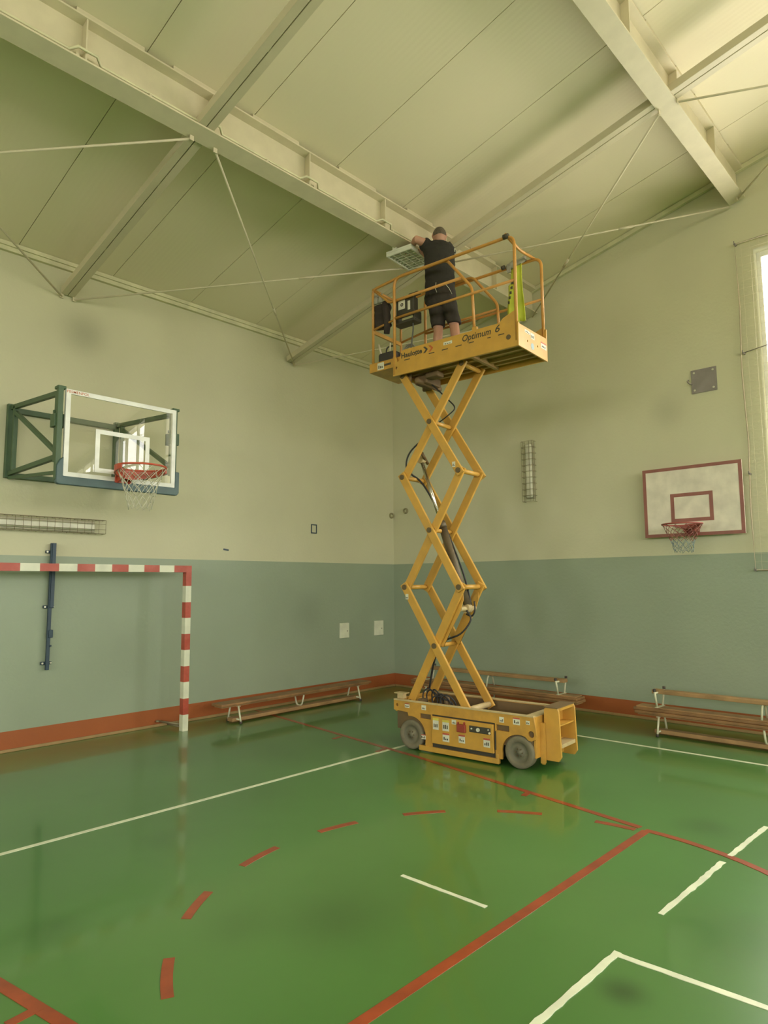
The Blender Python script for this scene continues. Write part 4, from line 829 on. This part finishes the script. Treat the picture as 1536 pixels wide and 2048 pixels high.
dup(b0, (-.76, -6.07, 2*BH), (PI, 0, PI/2-.01), 'upside-down wooden gym bench stacked at the right edge of the photo')
# ------------------------------------------------------------------ things on the left wall
def caged_lamp(label, loc, rot, L_, wd, dp, tube_end):
    t = thing('caged_wall_lamp', label, 'wall lamp', loc, rot, group='caged wall lamps'); x0, x1 = -L_/2, L_/2
    obj('housing', MB().box(x0+.03, x1-tube_end, -.03, 0, -wd*.40, wd*.40), 'reflector', t, bevel=.006); obj('diffuser', MB().box(x0+.04, x1-tube_end-.01, -.075, -.03, -wd*.28, wd*.28), 'tube', t, bevel=.02)
    cg = MB(); rw = .0028
    for z in (-wd/2, -wd/5, wd/5, wd/2): cg.cyl((x0, -dp, z), (x1, -dp, z), rw, 5)
    for z in (-wd/2, wd/2): cg.cyl((x0, -dp*.5, z), (x1, -dp*.5, z), rw, 5)
    n = max(3, int(L_/.085))
    for i in range(n+1): x = x0+L_*i/n; cg.tube([(x, -.002, -wd/2), (x, -dp, -wd/2), (x, -dp, wd/2), (x, -.002, wd/2)], rw, 5)
    obj('wire_guard', cg, 'cage', t); return t
caged_lamp('long horizontal caged strip lamp on the left wall below the glass backboard', (-6.15, -.002, 2.505), (0, 0, 0), 1.62, .165, .11, .10)
caged_lamp('vertical wire-caged lamp on the right wall beside the scissor lift', (-.002, -2.86, 3.49), (0, PI/2, -PI/2), .93, .19, .11, .05)
t = thing('wall_rail_bracket', 'dark blue steel bar bolted upright to the left wall behind the goal crossbar', 'wall bracket', (-5.935, 0, 1.57))
obj('bar', MB().box(-.018, .018, -.075, -.04, -.72, .72), 'blue', t, bevel=.003); obj('sleeve', MB().box(-.006, .034, -.09, -.035, -.02, .72), 'blue', t, bevel=.003)
for z in (.62, -.01, -.645):
    o = obj('lug', MB().box(-.058, .058, -.036, -.001, z-.016, z+.016), 'blue', t, bevel=.004); obj('bolt', MB().cyl((-.045, -.036, z), (-.045, -.046, z), .011, 8).cyl((.045, -.036, z), (.045, -.046, z), .011, 8), 'bolt', o)
obj('catch', MB().box(-.005, .04, -.09, -.03, -.36, -.27).cyl((.02, -.08, -.46), (.02, -.08, -.44), .012, 8), 'blue', t, bevel=.006)
def wall_box(x, z, wd, h, label):
    t = thing('electrical_box', label, 'electrical box', (x, 0, z), group='electrical covers on the left wall'); obj('cover', MB().box(-wd/2, wd/2, -.03, -.001, -h/2, h/2), 'boxw', t, bevel=.006); obj('lock', MB().cyl((wd*.28, -.03, -.01), (wd*.28, -.034, -.01), .008, 10), 'ink', t)
wall_box(-1.245, 1.035, .205, .245, 'white square electrical cover on the left wall above the bench')
wall_box(-.42, 1.035, .215, .25, 'white square electrical cover on the left wall nearest the corner')
fm = MB().box(-.06, .06, -.008, -.001, .058, .074).box(-.06, .06, -.008, -.001, -.074, -.058).box(-.06, -.045, -.008, -.001, -.058, .058).box(.045, .06, -.008, -.001, -.058, .058)
t = thing('small_wall_frame', 'small empty dark rectangular frame high on the left wall', 'frame', (-1.905, 0, 2.68)); obj('border', fm, 'blue', t)
t = thing('wall_clip', 'tiny dark strip fixed to the left wall above the sage paint', 'clip', (-3.55, 0, 2.293), (0, math.radians(8), 0)); obj('strip', MB().box(-.042, .042, -.012, -.001, -.011, .011), 'blue', t)
def ring_cap(loc, ax, label):
    t = thing('wall_ring_cap', label, 'wall cap', loc, group='round caps at the room corner'); T = Tm((0, 0, 0), rx=PI/2) if ax == 'y' else Tm((0, 0, 0), ry=-PI/2)
    obj('ring', MB().lathe([(.030, .001), (.030, .03), (.045, .035), (.052, .02), (.052, .001)], T, 20), 'slot', t); obj('core', MB().lathe([(.0, .02), (.025, .018), (.029, .001)], T, 16), 'trimw', t)
ring_cap((-.066, -.001, 3.02), 'y', 'small round cap on the left wall right at the corner'); ring_cap((-.001, -.305, 3.088), 'x', 'small round cap on the right wall just beside the corner')
# ------------------------------------------------------------------ things on the right wall
t = thing('steel_wall_plate', 'blank grey steel plate bolted to the right wall above the small backboard', 'wall plate', (0, -5.43, 4.38))
obj('plate', MB().box(-.012, -.001, -.155, .155, -.155, .155), 'plate', t, bevel=.002)
bt = MB()
for y in (-.115, .115):
    for z in (-.115, .115): bt.cyl((-.012, y, z), (-.020, y, z), .014, 8)
obj('bolt', bt, 'bolt', t); obj('hook', MB().tube([(-.01, .15, -.03), (-.05, .17, -.02), (-.05, .19, .01), (-.03, .18, .03)], .009, 6), 'plate', t)
t = thing('window_safety_net', 'cream cord safety net stretched in front of the tall window at right', 'net', (-.05, -5.9, 4.0)); nt_ = MB(); ya, yb, za, zb = -5.90, -15.3, 1.93, 6.03
k = ya-.07
while k > yb: nt_.bar((0, k+5.9, za-4), (0, k+5.9, zb-4), .0022, .0022, up=(1, 0, 0)); k -= .10
k = za+.1
while k < zb: nt_.bar((0, 0, k-4), (0, yb+5.9, k-4), .0022, .0022); k += .10
o = obj('mesh', nt_, 'rope', t); o['kind'] = 'stuff'
obj('border_rope', MB().tube([(0, 0, zb-4), (.01, -.01, 1.2), (-.005, .01, .4), (.01, -.01, -.5), (0, .01, -1.3), (0, 0, za-4), (0, yb+5.9, za-4), (0, yb+5.9, zb-4)], .008, 6, closed=True), 'redrope', t)
for y, z in ((0, zb-4), (0, za-4), (-.02, .61), (0, -.9), (-2.62, .98)): obj('wall_hook', MB().cyl((.048, y, z), (-.01, y, z), .013, 8).tube([(-.01, y, z), (-.03, y, z+.01), (-.03, y, z+.03)], .006, 6), 'plate', t)
obj('stay_cord', MB().cyl((0, -.02, .61), (0, -2.62, .98), .005, 6), 'plate', t)
